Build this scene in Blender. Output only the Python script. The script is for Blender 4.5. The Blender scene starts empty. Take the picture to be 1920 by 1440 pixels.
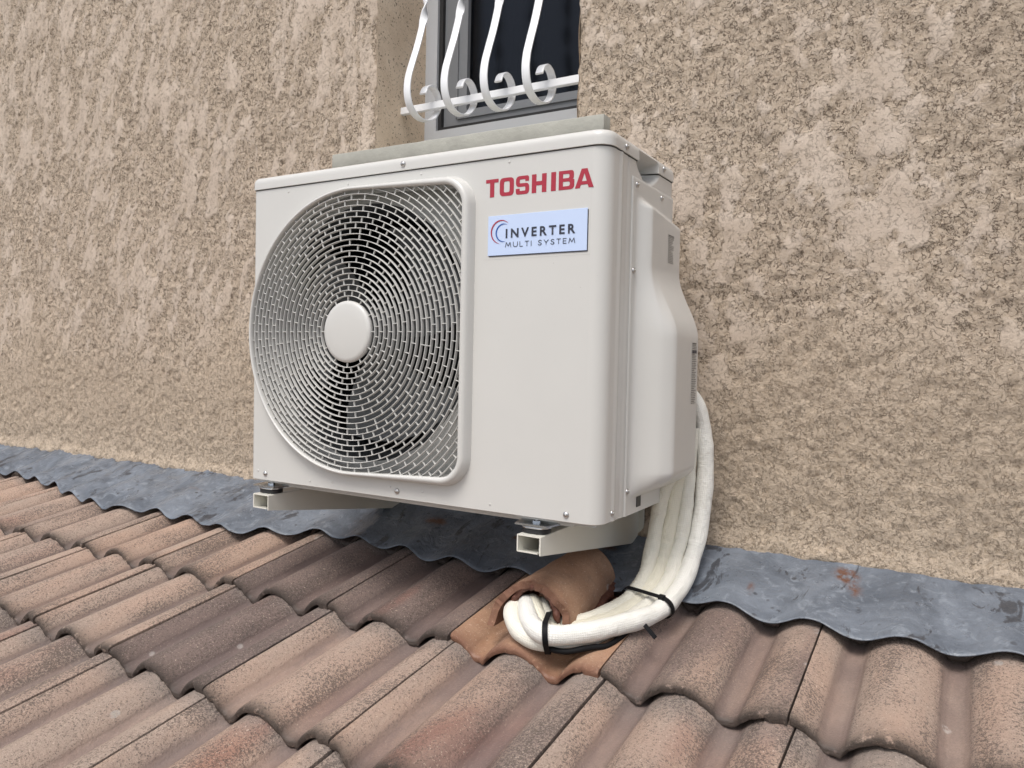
import bpy, bmesh, math, random
import numpy as np
from mathutils import Vector, Matrix

random.seed(7)
rng = np.random.default_rng(11)
C = bpy.context.scene.collection
scene = bpy.context.scene

# ------------------------------------------------------------------ camera
cam_d = bpy.data.cameras.new("camera")
cam_d.sensor_width = 36.0
cam_d.lens = 1444.0 / 1920.0 * 36.0
cam_d.clip_start = 0.02
cam_d.clip_end = 3000.0
cam = bpy.data.objects.new("camera", cam_d)
C.objects.link(cam)
R = np.array([[0.86, 0.5099, 0.0211], [-0.0341, 0.0161, 0.9993], [0.5092, -0.8601, 0.0312]])
U, _, Vt = np.linalg.svd(R)
R = U @ Vt
CAM = Vector((1.2936, -1.5464, 0.2622))
M = Matrix([[R[0][i], R[1][i], R[2][i], CAM[i]] for i in range(3)] + [[0, 0, 0, 1]])
cam.matrix_world = M
scene.camera = cam

# ------------------------------------------------------------------ world and sun
SUN_EL, SUN_AZ = 60.0, 176.0          # azimuth measured clockwise from +Y
w = bpy.data.worlds.new("World")
scene.world = w
w.use_nodes = True
wn, wl = w.node_tree.nodes, w.node_tree.links
wn.clear()
sky = wn.new("ShaderNodeTexSky")
sky.sky_type = 'NISHITA'
sky.sun_disc = False
sky.sun_elevation = math.radians(SUN_EL)
sky.sun_rotation = math.radians(SUN_AZ)
sky.air_density = 1.0
sky.dust_density = 3.5
sky.ozone_density = 1.0
hsv = wn.new("ShaderNodeHueSaturation")          # overcast: the cloud cover takes most of the blue out
hsv.inputs['Saturation'].default_value = 0.55
bg = wn.new("ShaderNodeBackground")
bg.inputs['Strength'].default_value = 0.12
wo = wn.new("ShaderNodeOutputWorld")
wl.new(sky.outputs[0], hsv.inputs['Color'])
wl.new(hsv.outputs[0], bg.inputs[0])
wl.new(bg.outputs[0], wo.inputs[0])
sd = bpy.data.lights.new("sun", 'SUN')
sd.energy = 1.3
sd.angle = math.radians(26)
sd.color = (1.0, 0.96, 0.9)
so = bpy.data.objects.new("sun", sd)
C.objects.link(so)
el, az = math.radians(SUN_EL), math.radians(SUN_AZ)
sdir = Vector((math.sin(az) * math.cos(el), math.cos(az) * math.cos(el), math.sin(el)))
so.rotation_euler = sdir.to_track_quat('Z', 'Y').to_euler()
so.location = (0, -3, 6)
vs = scene.view_settings
vs.view_transform = 'Standard'
vs.look = 'None'
vs.exposure = 0.60
vs.gamma = 1.0
vs.use_curve_mapping = False


# ------------------------------------------------------------------ helpers
def link(name, me, mat=None, parent=None, smooth=True, loc=None):
    me.name = name
    o = bpy.data.objects.new(name, me)
    C.objects.link(o)
    if mat is not None:
        me.materials.append(mat)
    if smooth is True:
        me.polygons.foreach_set('use_smooth', [True] * len(me.polygons))
    elif smooth:
        me.polygons.foreach_set('use_smooth', [True] * len(me.polygons))
        me.set_sharp_from_angle(angle=math.radians(smooth))
    if parent is not None:
        o.parent = parent
    if loc is not None:
        o.location = loc
    return o


def empty(name, label, cat, loc=(0, 0, 0), group=None):
    o = bpy.data.objects.new(name, None)
    o.empty_display_size = 0.05
    C.objects.link(o)
    o.location = loc
    o['label'] = label
    o['category'] = cat
    if group:
        o['group'] = group
    return o


def tag(o, label, cat=None, group=None):
    o['label'] = label
    if cat:
        o['category'] = cat
    if group:
        o['group'] = group
    return o


def pyd(verts, faces):
    me = bpy.data.meshes.new("m")
    me.from_pydata([tuple(map(float, v)) for v in verts], [], faces)
    me.update()
    return me


def grid_mesh(V, nu, nv, closed_u=False):
    """V: (nu*nv,3) array, index i*nv+j"""
    nu_f = nu if closed_u else nu - 1
    i = np.arange(nu_f)[:, None]
    j = np.arange(nv - 1)[None, :]
    a = i * nv + j
    b = ((i + 1) % nu) * nv + j
    q = np.stack([a, b, b + 1, a + 1], -1).reshape(-1, 4)
    return big_mesh(V, q)


def big_mesh(V, Q):
    me = bpy.data.meshes.new("m")
    V = np.asarray(V, dtype=np.float32)
    Q = np.asarray(Q, dtype=np.int32)
    me.vertices.add(len(V))
    me.vertices.foreach_set('co', V.ravel())
    me.loops.add(Q.size)
    me.loops.foreach_set('vertex_index', Q.ravel())
    me.polygons.add(len(Q))
    me.polygons.foreach_set('loop_start', np.arange(len(Q), dtype=np.int32) * 4)
    me.polygons.foreach_set('loop_total', np.full(len(Q), 4, dtype=np.int32))
    me.update(calc_edges=True)
    return me


class MB:
    """collects shapes into one mesh"""
    def __init__(self):
        self.v, self.f = [], []

    def add(self, V, F):
        n = len(self.v)
        self.v += [tuple(map(float, p)) for p in V]
        self.f += [tuple(i + n for i in f) for f in F]

    def box(self, x0, x1, y0, y1, z0, z1):
        V = [(x0, y0, z0), (x1, y0, z0), (x1, y1, z0), (x0, y1, z0), (x0, y0, z1), (x1, y0, z1), (x1, y1, z1), (x0, y1, z1)]
        self.add(V, [(3, 2, 1, 0), (4, 5, 6, 7), (0, 1, 5, 4), (1, 2, 6, 5), (2, 3, 7, 6), (3, 0, 4, 7)])

    def lathe(self, prof, origin, ax, n=20):
        """prof: list of (radius, height along ax)"""
        ax = Vector(ax).normalized()
        t = ax.orthogonal().normalized()
        b = ax.cross(t)
        o = Vector(origin)
        V = []
        for r, h in prof:
            for k in range(n):
                a = 2 * math.pi * k / n
                V.append(o + ax * h + (t * math.cos(a) + b * math.sin(a)) * r)
        F = []
        for i in range(len(prof) - 1):
            for k in range(n):
                k2 = (k + 1) % n
                F.append((i * n + k, i * n + k2, (i + 1) * n + k2, (i + 1) * n + k))
        F.append(tuple(range(n))[::-1])
        F.append(tuple((len(prof) - 1) * n + k for k in range(n)))
        self.add(V, F)

    def build(self, name, mat, parent=None, smooth=35):
        return link(name, pyd(self.v, self.f), mat, parent, smooth)


def rbox(x0, x1, y0, y1, z0, z1, bev=0.002, seg=2):
    bm = bmesh.new()
    bmesh.ops.create_cube(bm, size=1)
    for v in bm.verts:
        v.co = Vector((x0 + (v.co.x + .5) * (x1 - x0), y0 + (v.co.y + .5) * (y1 - y0), z0 + (v.co.z + .5) * (z1 - z0)))
    if bev:
        bmesh.ops.bevel(bm, geom=list(bm.edges), offset=bev, segments=seg, affect='EDGES', profile=.5)
    me = bpy.data.meshes.new("m")
    bm.to_mesh(me)
    bm.free()
    return me


def curve_fill(splines, name="c"):
    """fill of closed 2D outlines (holes allowed) -> mesh in the XY plane"""
    cu = bpy.data.curves.new(name, 'CURVE')
    cu.dimensions = '2D'
    cu.fill_mode = 'FRONT'
    for pts in splines:
        s = cu.splines.new('POLY')
        s.points.add(len(pts) - 1)
        for p, (x, y) in zip(s.points, pts):
            p.co = (x, y, 0, 1)
        s.use_cyclic_u = True
    o = bpy.data.objects.new(name, cu)
    C.objects.link(o)
    dg = bpy.context.evaluated_depsgraph_get()
    me = bpy.data.meshes.new_from_object(o.evaluated_get(dg))
    bpy.data.objects.remove(o)
    me.materials.clear()
    return me


def text_mesh(txt, size, spacing=1.0, offset=0.0):
    cu = bpy.data.curves.new("t", 'FONT')
    cu.body = txt
    cu.size = size
    cu.space_character = spacing
    cu.offset = offset
    cu.resolution_u = 3
    o = bpy.data.objects.new("t", cu)
    C.objects.link(o)
    dg = bpy.context.evaluated_depsgraph_get()
    me = bpy.data.meshes.new_from_object(o.evaluated_get(dg))
    bpy.data.objects.remove(o)
    me.materials.clear()
    return me


def mesh_np(me):
    a = np.empty(len(me.vertices) * 3, dtype=np.float32)
    me.vertices.foreach_get('co', a)
    return a.reshape(-1, 3)


def set_np(me, a):
    me.vertices.foreach_set('co', np.asarray(a, dtype=np.float32).ravel())
    me.update()


def fattr(me, name, vals):
    at = me.attributes.new(name, 'FLOAT', 'POINT')
    at.data.foreach_set('value', np.asarray(vals, dtype=np.float32))


# value noise in numpy
def _hash(ix, iy, iz, s):
    h = (ix * 374761393 + iy * 668265263 + iz * 2147483647 + s * 974634777) & 0xFFFFFFFF
    h = ((h ^ (h >> 13)) * 1274126177) & 0xFFFFFFFF
    h = ((h ^ (h >> 16)) * 2246822519) & 0xFFFFFFFF
    h = h ^ (h >> 13)
    return (h & 0xFFFFFF) / float(0xFFFFFF)


def vnoise(x, y, z=0.0, s=0):
    x, y, z = np.broadcast_arrays(np.asarray(x, float), np.asarray(y, float), np.asarray(z, float))
    fx, fy, fz = np.floor(x), np.floor(y), np.floor(z)
    ix, iy, iz = fx.astype(np.int64), fy.astype(np.int64), fz.astype(np.int64)
    u, v, t = x - fx, y - fy, z - fz
    u, v, t = u * u * (3 - 2 * u), v * v * (3 - 2 * v), t * t * (3 - 2 * t)
    r = 0
    for dx in (0, 1):
        for dy in (0, 1):
            for dz in (0, 1):
                r = r + _hash(ix + dx, iy + dy, iz + dz, s) * (u if dx else 1 - u) * (v if dy else 1 - v) * (t if dz else 1 - t)
    return r


def fbm(x, y, z=0.0, s=0, o=4, g=.5):
    r, a, n = 0, 1, 0
    for k in range(o):
        f = 2.03 ** k
        r = r + a * vnoise(x * f, y * f, z * f, s + k * 17)
        n += a
        a *= g
    return r / n


def sstep(a, b, x):
    t = np.clip((x - a) / (b - a), 0, 1)
    return t * t * (3 - 2 * t)


# ------------------------------------------------------------------ materials
class NT:
    def __init__(self, name, rough=.5, color=(.5, .5, .5), metallic=0, coat=0, spec=.5):
        self.m = bpy.data.materials.new(name)
        self.m.use_nodes = True
        self.n, self.l = self.m.node_tree.nodes, self.m.node_tree.links
        self.p = self.n['Principled BSDF']
        self.p.inputs['Base Color'].default_value = (*color, 1)
        self.p.inputs['Roughness'].default_value = rough
        self.p.inputs['Metallic'].default_value = metallic
        self.p.inputs['Coat Weight'].default_value = coat
        self.p.inputs['Coat Roughness'].default_value = .12
        self.p.inputs['Specular IOR Level'].default_value = spec

    def N(self, t, **kw):
        nd = self.n.new(t)
        for k, v in kw.items():
            if hasattr(nd, k):
                setattr(nd, k, v)
        return nd

    def put(self, nd, inp, val):
        if isinstance(val, bpy.types.NodeSocket):
            self.l.new(val, nd.inputs[inp])
        else:
            if isinstance(val, (tuple, list)) and len(val) == 3 and nd.inputs[inp].type == 'RGBA':
                val = (*val, 1)
            nd.inputs[inp].default_value = val

    def coord(self, kind='Object', scale=(1, 1, 1), add=None):
        tc = self.N('ShaderNodeTexCoord')
        mp = self.N('ShaderNodeMapping')
        self.l.new(tc.outputs[kind], mp.inputs['Vector'])
        mp.inputs['Scale'].default_value = scale
        if add is not None:
            self.l.new(add, mp.inputs['Location'])
        return mp.outputs[0]

    def noise(self, vec, scale, detail=4, rough=.5, dist=0):
        nd = self.N('ShaderNodeTexNoise')
        self.l.new(vec, nd.inputs['Vector'])
        nd.inputs['Scale'].default_value = scale
        nd.inputs['Detail'].default_value = detail
        nd.inputs['Roughness'].default_value = rough
        nd.inputs['Distortion'].default_value = dist
        return nd.outputs['Fac']

    def voro(self, vec, scale, feature='F1', rand=1):
        nd = self.N('ShaderNodeTexVoronoi')
        nd.feature = feature
        self.l.new(vec, nd.inputs['Vector'])
        nd.inputs['Scale'].default_value = scale
        nd.inputs['Randomness'].default_value = rand
        return nd.outputs['Distance']

    def ramp(self, fac, a, b, lo=0., hi=1.):
        nd = self.N('ShaderNodeMapRange')
        nd.interpolation_type = 'SMOOTHSTEP'
        self.put(nd, 'Value', fac)
        for k, v in (('From Min', a), ('From Max', b), ('To Min', lo), ('To Max', hi)):
            nd.inputs[k].default_value = v
        return nd.outputs[0]

    def math(self, op, a, b=0., c=0.):
        nd = self.N('ShaderNodeMath')
        nd.operation = op
        self.put(nd, 0, a)
        self.put(nd, 1, b)
        if op in ('MULTIPLY_ADD',):
            self.put(nd, 2, c)
        return nd.outputs[0]

    def mix(self, fac, a, b, mode='MIX'):
        nd = self.N('ShaderNodeMix')
        nd.data_type = 'RGBA'
        nd.blend_type = mode
        self.put(nd, 0, fac)
        for i, v in ((6, a), (7, b)):
            if isinstance(v, bpy.types.NodeSocket):
                self.l.new(v, nd.inputs[i])
            else:
                nd.inputs[i].default_value = (*v, 1)
        return nd.outputs[2]

    def attr(self, name):
        nd = self.N('ShaderNodeAttribute')
        nd.attribute_name = name
        return nd.outputs['Fac']

    def bump(self, h, strength=.5, dist=.01, prev=None):
        nd = self.N('ShaderNodeBump')
        nd.inputs['Strength'].default_value = strength
        nd.inputs['Distance'].default_value = dist
        self.l.new(h, nd.inputs['Height'])
        if prev is not None:
            self.l.new(prev, nd.inputs['Normal'])
        return nd.outputs[0]

    def out(self, color=None, rough=None, normal=None):
        if color is not None:
            self.l.new(color, self.p.inputs['Base Color'])
        if rough is not None:
            self.l.new(rough, self.p.inputs['Roughness'])
        if normal is not None:
            self.l.new(normal, self.p.inputs['Normal'])
        return self.m


def mat_stucco():
    t = NT("stucco", .93, spec=.25)
    v = t.coord()
    pl = t.attr('plateau')
    n1 = t.noise(v, 62, 7, .66)
    edge = t.math('ADD', pl, t.math('MULTIPLY', t.math('SUBTRACT', n1, .5), 2.7))
    mask = t.math('MULTIPLY', t.ramp(edge, .38, .86), t.ramp(t.attr('calm'), 0, 1, 1., .25))
    fine = t.noise(v, 300, 5, .75)
    mid = t.noise(v, 120, 6, .72, .3)
    big = t.noise(v, 2.2, 4, .6)
    rough_c = t.mix(t.ramp(mid, .36, .60), (.54, .43, .325), (.69, .57, .45))
    plat_c = t.mix(t.ramp(t.noise(v, 14, 5, .6), .35, .7), (.60, .495, .40), (.70, .59, .49))
    col = t.mix(mask, rough_c, plat_c)
    # open crevices between the grains
    cr = t.math('ABSOLUTE', t.math('SUBTRACT', t.noise(v, 74, 5, .62, .3), .5))
    cr = t.math('MULTIPLY', t.ramp(cr, .026, .006), t.ramp(t.noise(v, 48, 4, .7), .42, .54))
    pit = t.math('MAXIMUM', cr, t.ramp(t.noise(v, 150, 5, .72, .8), .40, .34))
    pit = t.math('MULTIPLY', pit, t.ramp(mask, 1., .35, .28, 1.))
    calm = t.attr('calm')
    pit = t.math('MULTIPLY', pit, t.ramp(calm, 0, 1, 1., .6))
    col = t.mix(t.math('MULTIPLY', calm, .75), col, t.mix(t.ramp(mid, .36, .56), (.50, .395, .29), (.66, .54, .415)))
    col = t.mix(t.math('MULTIPLY', pit, .88), col, (.13, .09, .062))
    col = t.mix(t.ramp(big, .3, .75, 0, .25), col, (.50, .40, .31))
    h = t.math('ADD', t.math('MULTIPLY', mask, .45), t.math('MULTIPLY', t.math('MULTIPLY', mid, t.ramp(mask, 0, 1, 1., .2)), 1.3))
    h = t.math('SUBTRACT', h, t.math('MULTIPLY', pit, .6))
    h = t.math('ADD', h, t.math('MULTIPLY', fine, .45))
    h = t.math('ADD', h, t.math('MULTIPLY', t.math('MULTIPLY', t.noise(v, 85, 5, .7), calm), .9))
    return t.out(col, None, t.bump(h, 1.0, .0065))


def mat_reveal():
    t = NT("smooth_render", .9, spec=.25)
    v = t.coord()
    col = t.mix(t.ramp(t.noise(v, 9, 6, .65), .3, .7), (.60, .475, .35), (.72, .59, .455))
    col = t.mix(t.ramp(t.noise(v, 160, 4, .7), .42, .36), col, (.13, .10, .075))
    return t.out(col, None, t.bump(t.noise(v, 150, 6, .7), .8, .003))


def mat_tile(terra=False):
    t = NT("terracotta_tile" if terra else "concrete_tile", .8, spec=.4)
    oi = t.N('ShaderNodeObjectInfo')
    sep = t.N('ShaderNodeSeparateColor')
    t.l.new(oi.outputs['Color'], sep.inputs[0])
    dark, hue, seed = sep.outputs[0], sep.outputs[1], sep.outputs[2]
    cmb = t.N('ShaderNodeCombineXYZ')
    t.l.new(t.math('MULTIPLY', seed, 37.), cmb.inputs[0])
    t.l.new(t.math('MULTIPLY', seed, 91.), cmb.inputs[1])
    v = t.coord(add=cmb.outputs[0])
    vs_ = t.coord(scale=(1, .35, 1), add=cmb.outputs[0])
    pan, edge = t.attr('pan'), t.attr('lip')
    if terra:
        base = t.mix(t.ramp(t.noise(v, 12, 5, .6), .3, .7), (.35, .20, .125), (.44, .275, .18))
        base = t.mix(t.ramp(t.noise(v, 180, 4, .7), .36, .30, 0, .8), base, (.09, .05, .035))
        base = t.mix(t.ramp(t.noise(v, 11, 5, .65), .48, .66, 0, .6), base, (.22, .135, .10))
        spk_amt = .12
    else:
        base = t.mix(hue, (.455, .338, .272), (.50, .345, .262))
        base = t.mix(t.ramp(t.noise(vs_, 9, 5, .6), .35, .7), base, (.43, .335, .275))
        patch = t.noise(vs_, 6.5, 5, .62, .5)
        dk = t.ramp(t.math('ADD', patch, t.math('MULTIPLY', t.math('SUBTRACT', dark, .5), .9)), .38, .72)
        base = t.mix(t.math('MULTIPLY', dk, .78), base, (.175, .128, .118))
        hd_ = t.math('MULTIPLY', t.attr('head'), t.ramp(t.noise(v, 30, 4, .6), .3, .5, .5, 1.))
        base = t.mix(t.math('MULTIPLY', hd_, .75), base, (.29, .245, .215))
        base = t.mix(t.ramp(t.noise(vs_, 4.2, 3, .5, .3), .60, .72, 0, .5), base, (.27, .095, .065))
        spk_amt = .75
    # mineral granules
    g1 = t.noise(v, 480, 3, .8)
    g2 = t.noise(v, 230, 3, .75)
    dens = t.ramp(t.noise(vs_, 11, 4, .6), .3, .72, -.05, .07)
    gr = t.ramp(t.math('ADD', t.math('MULTIPLY', t.math('ADD', g1, g2), .5), dens), .49, .565)
    gr = t.math('MULTIPLY', gr, t.ramp(pan, .2, .9, 1., .35))
    base = t.mix(t.math('MULTIPLY', gr, spk_amt), base, (.085, .068, .06))
    lg = t.ramp(t.noise(v, 300, 3, .8, .4), .60, .68)
    base = t.mix(t.math('MULTIPLY', lg, .8), base, (.72, .58, .47))
    # silt washed into the pans
    if not terra:
        pm = t.math('MULTIPLY', pan, t.ramp(t.noise(vs_, 10, 4, .6), .25, .6, .3, .95))
        base = t.mix(t.math('MULTIPLY', pm, .80), base, t.mix(t.noise(v, 18, 3, .6), (.105, .082, .082), (.20, .145, .132)))
    # lichen spots, pale droppings
    sp = t.ramp(t.voro(t.coord(scale=(1, .75, 1), add=cmb.outputs[0]), 11), .085, .06)
    sp = t.math('MULTIPLY', sp, t.ramp(t.noise(v, 60, 4, .7), .4, .55))
    base = t.mix(t.math('MULTIPLY', sp, .55), base, (.52, .49, .46))
    # weathered lower lip
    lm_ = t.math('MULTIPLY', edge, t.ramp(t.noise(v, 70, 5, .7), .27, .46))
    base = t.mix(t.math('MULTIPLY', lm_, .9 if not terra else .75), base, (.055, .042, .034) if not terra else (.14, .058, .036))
    rough = t.ramp(pan, .3, 1., .80, .40)
    h = t.math('ADD', t.math('MULTIPLY', t.noise(v, 420, 3, .8), 1.), t.math('MULTIPLY', t.noise(v, 120, 4, .7), 1.2))
    h = t.math('MULTIPLY', h, t.ramp(pan, .3, 1., 1., .4))
    return t.out(base, rough, t.bump(h, 1. if not terra else .5, .003))


def mat_lead():
    t = NT("zinc_flashing", .42, spec=.55)
    v = t.coord()
    vy = t.coord(scale=(1, .3, 1))
    col = t.mix(t.ramp(t.noise(v, 7, 6, .65, .8), .3, .7), (.082, .098, .122), (.17, .194, .23))
    col = t.mix(t.ramp(t.noise(v, 26, 6, .7, 1.5), .52, .66, 0, .55), col, (.26, .29, .33))
    st = t.math('MAXIMUM', t.ramp(t.noise(vy, 22, 6, .7, 1.0), .42, .36), t.math('MULTIPLY', t.ramp(t.voro(v, 38), .22, .12), t.ramp(t.noise(v, 9, 3, .5), .5, .62)))
    col = t.mix(t.math('MULTIPLY', st, .8), col, (.035, .036, .042))
    rs = t.math('MULTIPLY', t.ramp(t.noise(vy, 7.5, 5, .6, .6), .685, .72), t.ramp(t.noise(v, 90, 4, .7), .4, .5))
    col = t.mix(t.math('MULTIPLY', rs, .9), col, (.12, .055, .035))
    le = t.attr('stain')
    col = t.mix(t.math('MULTIPLY', le, t.ramp(t.noise(v, 45, 5, .7), .35, .55)), col, (.13, .06, .038))
    rough = t.ramp(t.noise(v, 30, 5, .6), .3, .7, .26, .5)
    h = t.math('ADD', t.noise(v, 34, 6, .6, 1.2), t.math('MULTIPLY', t.noise(vy, 90, 3, .6), .3))
    return t.out(col, rough, t.bump(h, .55, .006))


def mat_paint(name, col, rough=.34, coat=.25):
    t = NT(name, rough, coat=coat)
    v = t.coord()
    c = t.mix(t.ramp(t.noise(v, 3.5, 4, .6), .3, .7), col, tuple(x * .965 for x in col))
    c = t.mix(t.ramp(t.noise(v, 330, 2, .5), .765, .79, 0, .5), c, (.30, .27, .23))
    return t.out(c, t.ramp(t.noise(v, 22, 4, .6), .3, .7, rough - .03, rough + .05), t.bump(t.noise(v, 420, 2, .5), .05, .0008))


def mat_simple(name, col, rough=.5, metallic=0, bumps=None, coat=0, vary=.12, vs_=40):
    t = NT(name, rough, metallic=metallic, coat=coat)
    v = t.coord()
    c = t.mix(t.noise(v, vs_, 4, .6), tuple(x * (1 - vary) for x in col), tuple(min(1, x * (1 + vary)) for x in col))
    n = t.bump(t.noise(v, bumps[0], 4, .6), bumps[1], bumps[2]) if bumps else None
    return t.out(c, None, n)


def mat_sleeve():
    t = NT("foam_sleeve", .55, spec=.4)
    uvn = t.N('ShaderNodeUVMap')
    sx = t.N('ShaderNodeSeparateXYZ')
    t.l.new(uvn.outputs[0], sx.inputs[0])
    u, vv = sx.outputs[0], sx.outputs[1]      # u = metres along, v = metres round
    P = 2 * math.pi / .0036
    wu = t.math('ABSOLUTE', t.math('SINE', t.math('MULTIPLY', u, P / 2)))
    wv = t.math('ABSOLUTE', t.math('SINE', t.math('MULTIPLY', vv, P / 2)))
    weave = t.math('MINIMUM', t.ramp(wu, 0, .55), t.ramp(wv, 0, .55))
    v = t.coord()
    oi = t.N('ShaderNodeObjectInfo')
    sep = t.N('ShaderNodeSeparateColor')
    t.l.new(oi.outputs['Color'], sep.inputs[0])
    col = t.mix(sep.outputs[0], (.86, .855, .82), (.82, .78, .64))
    col = t.mix(t.math('MULTIPLY', t.ramp(weave, .7, .0), .22), col, (.5, .48, .41))
    col = t.mix(t.ramp(t.noise(v, 34, 5, .7), .60, .74, 0, .3), col, (.55, .52, .45))
    wr = t.noise(v, 55, 4, .6, .6)
    n = t.bump(t.math('ADD', t.math('MULTIPLY', weave, .2), t.math('MULTIPLY', wr, 1.2)), .8, .0035)
    return t.out(col, None, n)


M_STUCCO, M_REVEAL = mat_stucco(), mat_reveal()
M_TILE, M_TERRA, M_LEAD = mat_tile(), mat_tile(True), mat_lead()
M_WHITE = mat_paint("cream_enamel", (.61, .602, .575), .36, .3)
M_GRILLE = mat_paint("cream_plastic", (.61, .605, .58), .42, .1)
M_ARM = mat_paint("cream_powder_coat", (.74, .725, .65), .33, .3)
M_IRON = mat_paint("white_iron_paint", (.84, .85, .87), .38, .2)
M_RED = mat_simple("red_print", (.38, .022, .045), .4, vary=.03)
M_INK = mat_simple("dark_ink", (.028, .032, .05), .45, vary=.05)
M_GREYINK = mat_simple("grey_ink", (.08, .078, .078), .5, vary=.2, vs_=900)
M_BLUE = mat_simple("blue_print", (.025, .10, .38), .4, vary=.03)
M_BADGE = mat_simple("badge_film", (.54, .65, .88), .28, vary=.02, coat=.4)
M_FILM = mat_simple("clear_print_patch", (.72, .72, .71), .3, vary=.02)
M_ZINC = mat_simple("zinc_plated_steel", (.62, .64, .67), .24, 1.0, (60, .2, .002))
M_STEEL = mat_simple("steel_screw", (.55, .54, .53), .28, 1.0)
M_BLACK = mat_simple("black_rubber", (.018, .018, .02), .45, vary=.2)
M_TIE = mat_simple("black_nylon", (.008, .008, .009), .6, vary=.1)
M_TIE.node_tree.nodes["Principled BSDF"].inputs["Specular IOR Level"].default_value = .15
M_DARKFAN = mat_simple("dark_fan_plastic", (.075, .078, .08), .45)
M_DARKIN = mat_simple("coil_fins", (.018, .02, .022), .6)
M_SLEEVE = mat_sleeve()
M_SILL = mat_simple("concrete_sill", (.36, .355, .315), .85, bumps=(60, .5, .004), vary=.22, vs_=14)
M_MORTAR = mat_simple("red_mortar", (.115, .042, .026), .6, bumps=(90, 1., .006), vary=.45, vs_=60)
M_ALU = mat_simple("grey_window_profile", (.50, .515, .54), .4, vary=.03)
M_SASH = mat_simple("dark_grey_sash", (.19, .198, .21), .42, vary=.04)
M_ROOM = mat_simple("dark_room", (.03, .03, .034), .9)
M_GASKET = mat_simple("black_gasket", (.015, .015, .016), .6)
M_SOIL = mat_simple("yard_ground", (.16, .15, .12), .95, vary=.3, vs_=.8)


def mat_glass():
    t = NT("window_glass", .03)
    tr = t.N('ShaderNodeBsdfTransparent')
    tr.inputs[0].default_value = (.30, .32, .35, 1)
    gl = t.N('ShaderNodeBsdfGlossy')
    gl.inputs['Roughness'].default_value = .16
    gl.inputs['Color'].default_value = (.7, .74, .82, 1)
    fr = t.N('ShaderNodeFresnel')
    fr.inputs[0].default_value = 1.38
    mx = t.N('ShaderNodeMixShader')
    t.l.new(fr.outputs[0], mx.inputs[0])
    t.l.new(tr.outputs[0], mx.inputs[1])
    t.l.new(gl.outputs[0], mx.inputs[2])
    t.l.new(mx.outputs[0], t.n['Material Output'].inputs['Surface'])
    return t.m


M_GLASS = mat_glass()

# ------------------------------------------------------------------ yard far below (goes on to the horizon)
g = MB()
g.add([(-900, -900, -3.4), (900, -900, -3.4), (900, 900, -3.4), (-900, 900, -3.4)], [(0, 1, 2, 3)])
gr = g.build("ground", M_SOIL)
gr['kind'] = 'structure'
gr['label'] = 'bare yard ground far below the roof'

# ------------------------------------------------------------------ house wall
WX0, WX1, WZ1 = -.048, .532, 2.15         # window opening
house = empty("house", "beige rough stucco house wall with a small barred window", "house", (0, 0, -.12))
HO = Vector((0, 0, -.12))


def at_house(o):
    o.location = -HO
    return o


def plateau_field(X, Z):
    wx = X + .03 * (fbm(X * 9, Z * 9, 0, 5, 3) - .5)
    wz = Z + .05 * (fbm(X * 8, Z * 8, 0, 9, 3) - .5)
    left = sstep(.4, -.4, X)
    shear = wx - wz * .35 * left
    a = fbm(shear * 30, wz * (22 - 8 * left), 0, 21, 5, .6)
    b = fbm(shear * 7, wz * 5, 0, 33, 3, .5)
    low = sstep(.30, .05, wz) * .07
    return sstep(.38, .64, a * .74 + b * .26 - low)


st = .006
xs = np.concatenate([np.linspace(-5, -2.36, 24)[:-1], np.arange(-2.34, WX0, st), [WX0], np.arange(WX0 + st, WX1, st), [WX1], np.arange(WX1 + st, 1.66, st), np.linspace(1.70, 4.2, 20)])
zs = np.concatenate([np.arange(-.116, .79, st), [.791], np.arange(.797, 1.72, st), np.linspace(1.76, WZ1, 8), np.linspace(2.3, 4.5, 8)])
nx, nz = len(xs), len(zs)
X, Z = np.meshgrid(xs, zs, indexing='ij')
pl = plateau_field(X, Z)
lump = fbm(X * 70, Z * 70, 0, 3, 2, .6)
Y = -(pl * .0035 + (1 - pl) * (lump - .5) * .0115 + (fbm(X * 3, Z * 3, 0, 70, 2) - .5) * .008)
lipb = np.exp(-((Z + .10) / .022) ** 2)
Y = Y - lipb * (.009 + .006 * fbm(X * 30, Z * 0, 0, 8, 3))
Zd = Z.copy()
jag = (fbm(X * 18, 0, 0, 44, 4, .6) - .5) * .024
Zd += np.where(Z < -.085, 1, 0) * jag * (1 - (Z + .116) / .031 * .6)
edge_m = np.minimum(np.abs(X - WX0), np.abs(X - WX1)) < 1e-6
Xd = X + np.where(edge_m & (Z > .79), (vnoise(X * 0, Z * 60, 0, 14) - .5) * .006, 0)
Y = Y + np.where(edge_m & (Z > .79), .004, 0)
ii, jj = np.meshgrid(np.arange(nx - 1), np.arange(nz - 1), indexing='ij')
xc, zc = (xs[ii] + xs[ii + 1]) / 2, (zs[jj] + zs[jj + 1]) / 2
keep = ~((xc > WX0) & (xc < WX1) & (zc > .791) & (zc < WZ1))
a = (ii * nz + jj)[keep]
Q = np.stack([a, a + nz, a + nz + 1, a + 1], -1)
me = big_mesh(np.stack([Xd, Y, Zd], -1).reshape(-1, 3), Q)
fattr(me, 'plateau', pl.ravel())
fattr(me, 'calm', sstep(.40, .08, Z + (fbm(X * 2.5, Z * 2.5, 0, 4, 3) - .5) * .5).ravel())
wall = at_house(link("wall", me, M_STUCCO, house))
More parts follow.
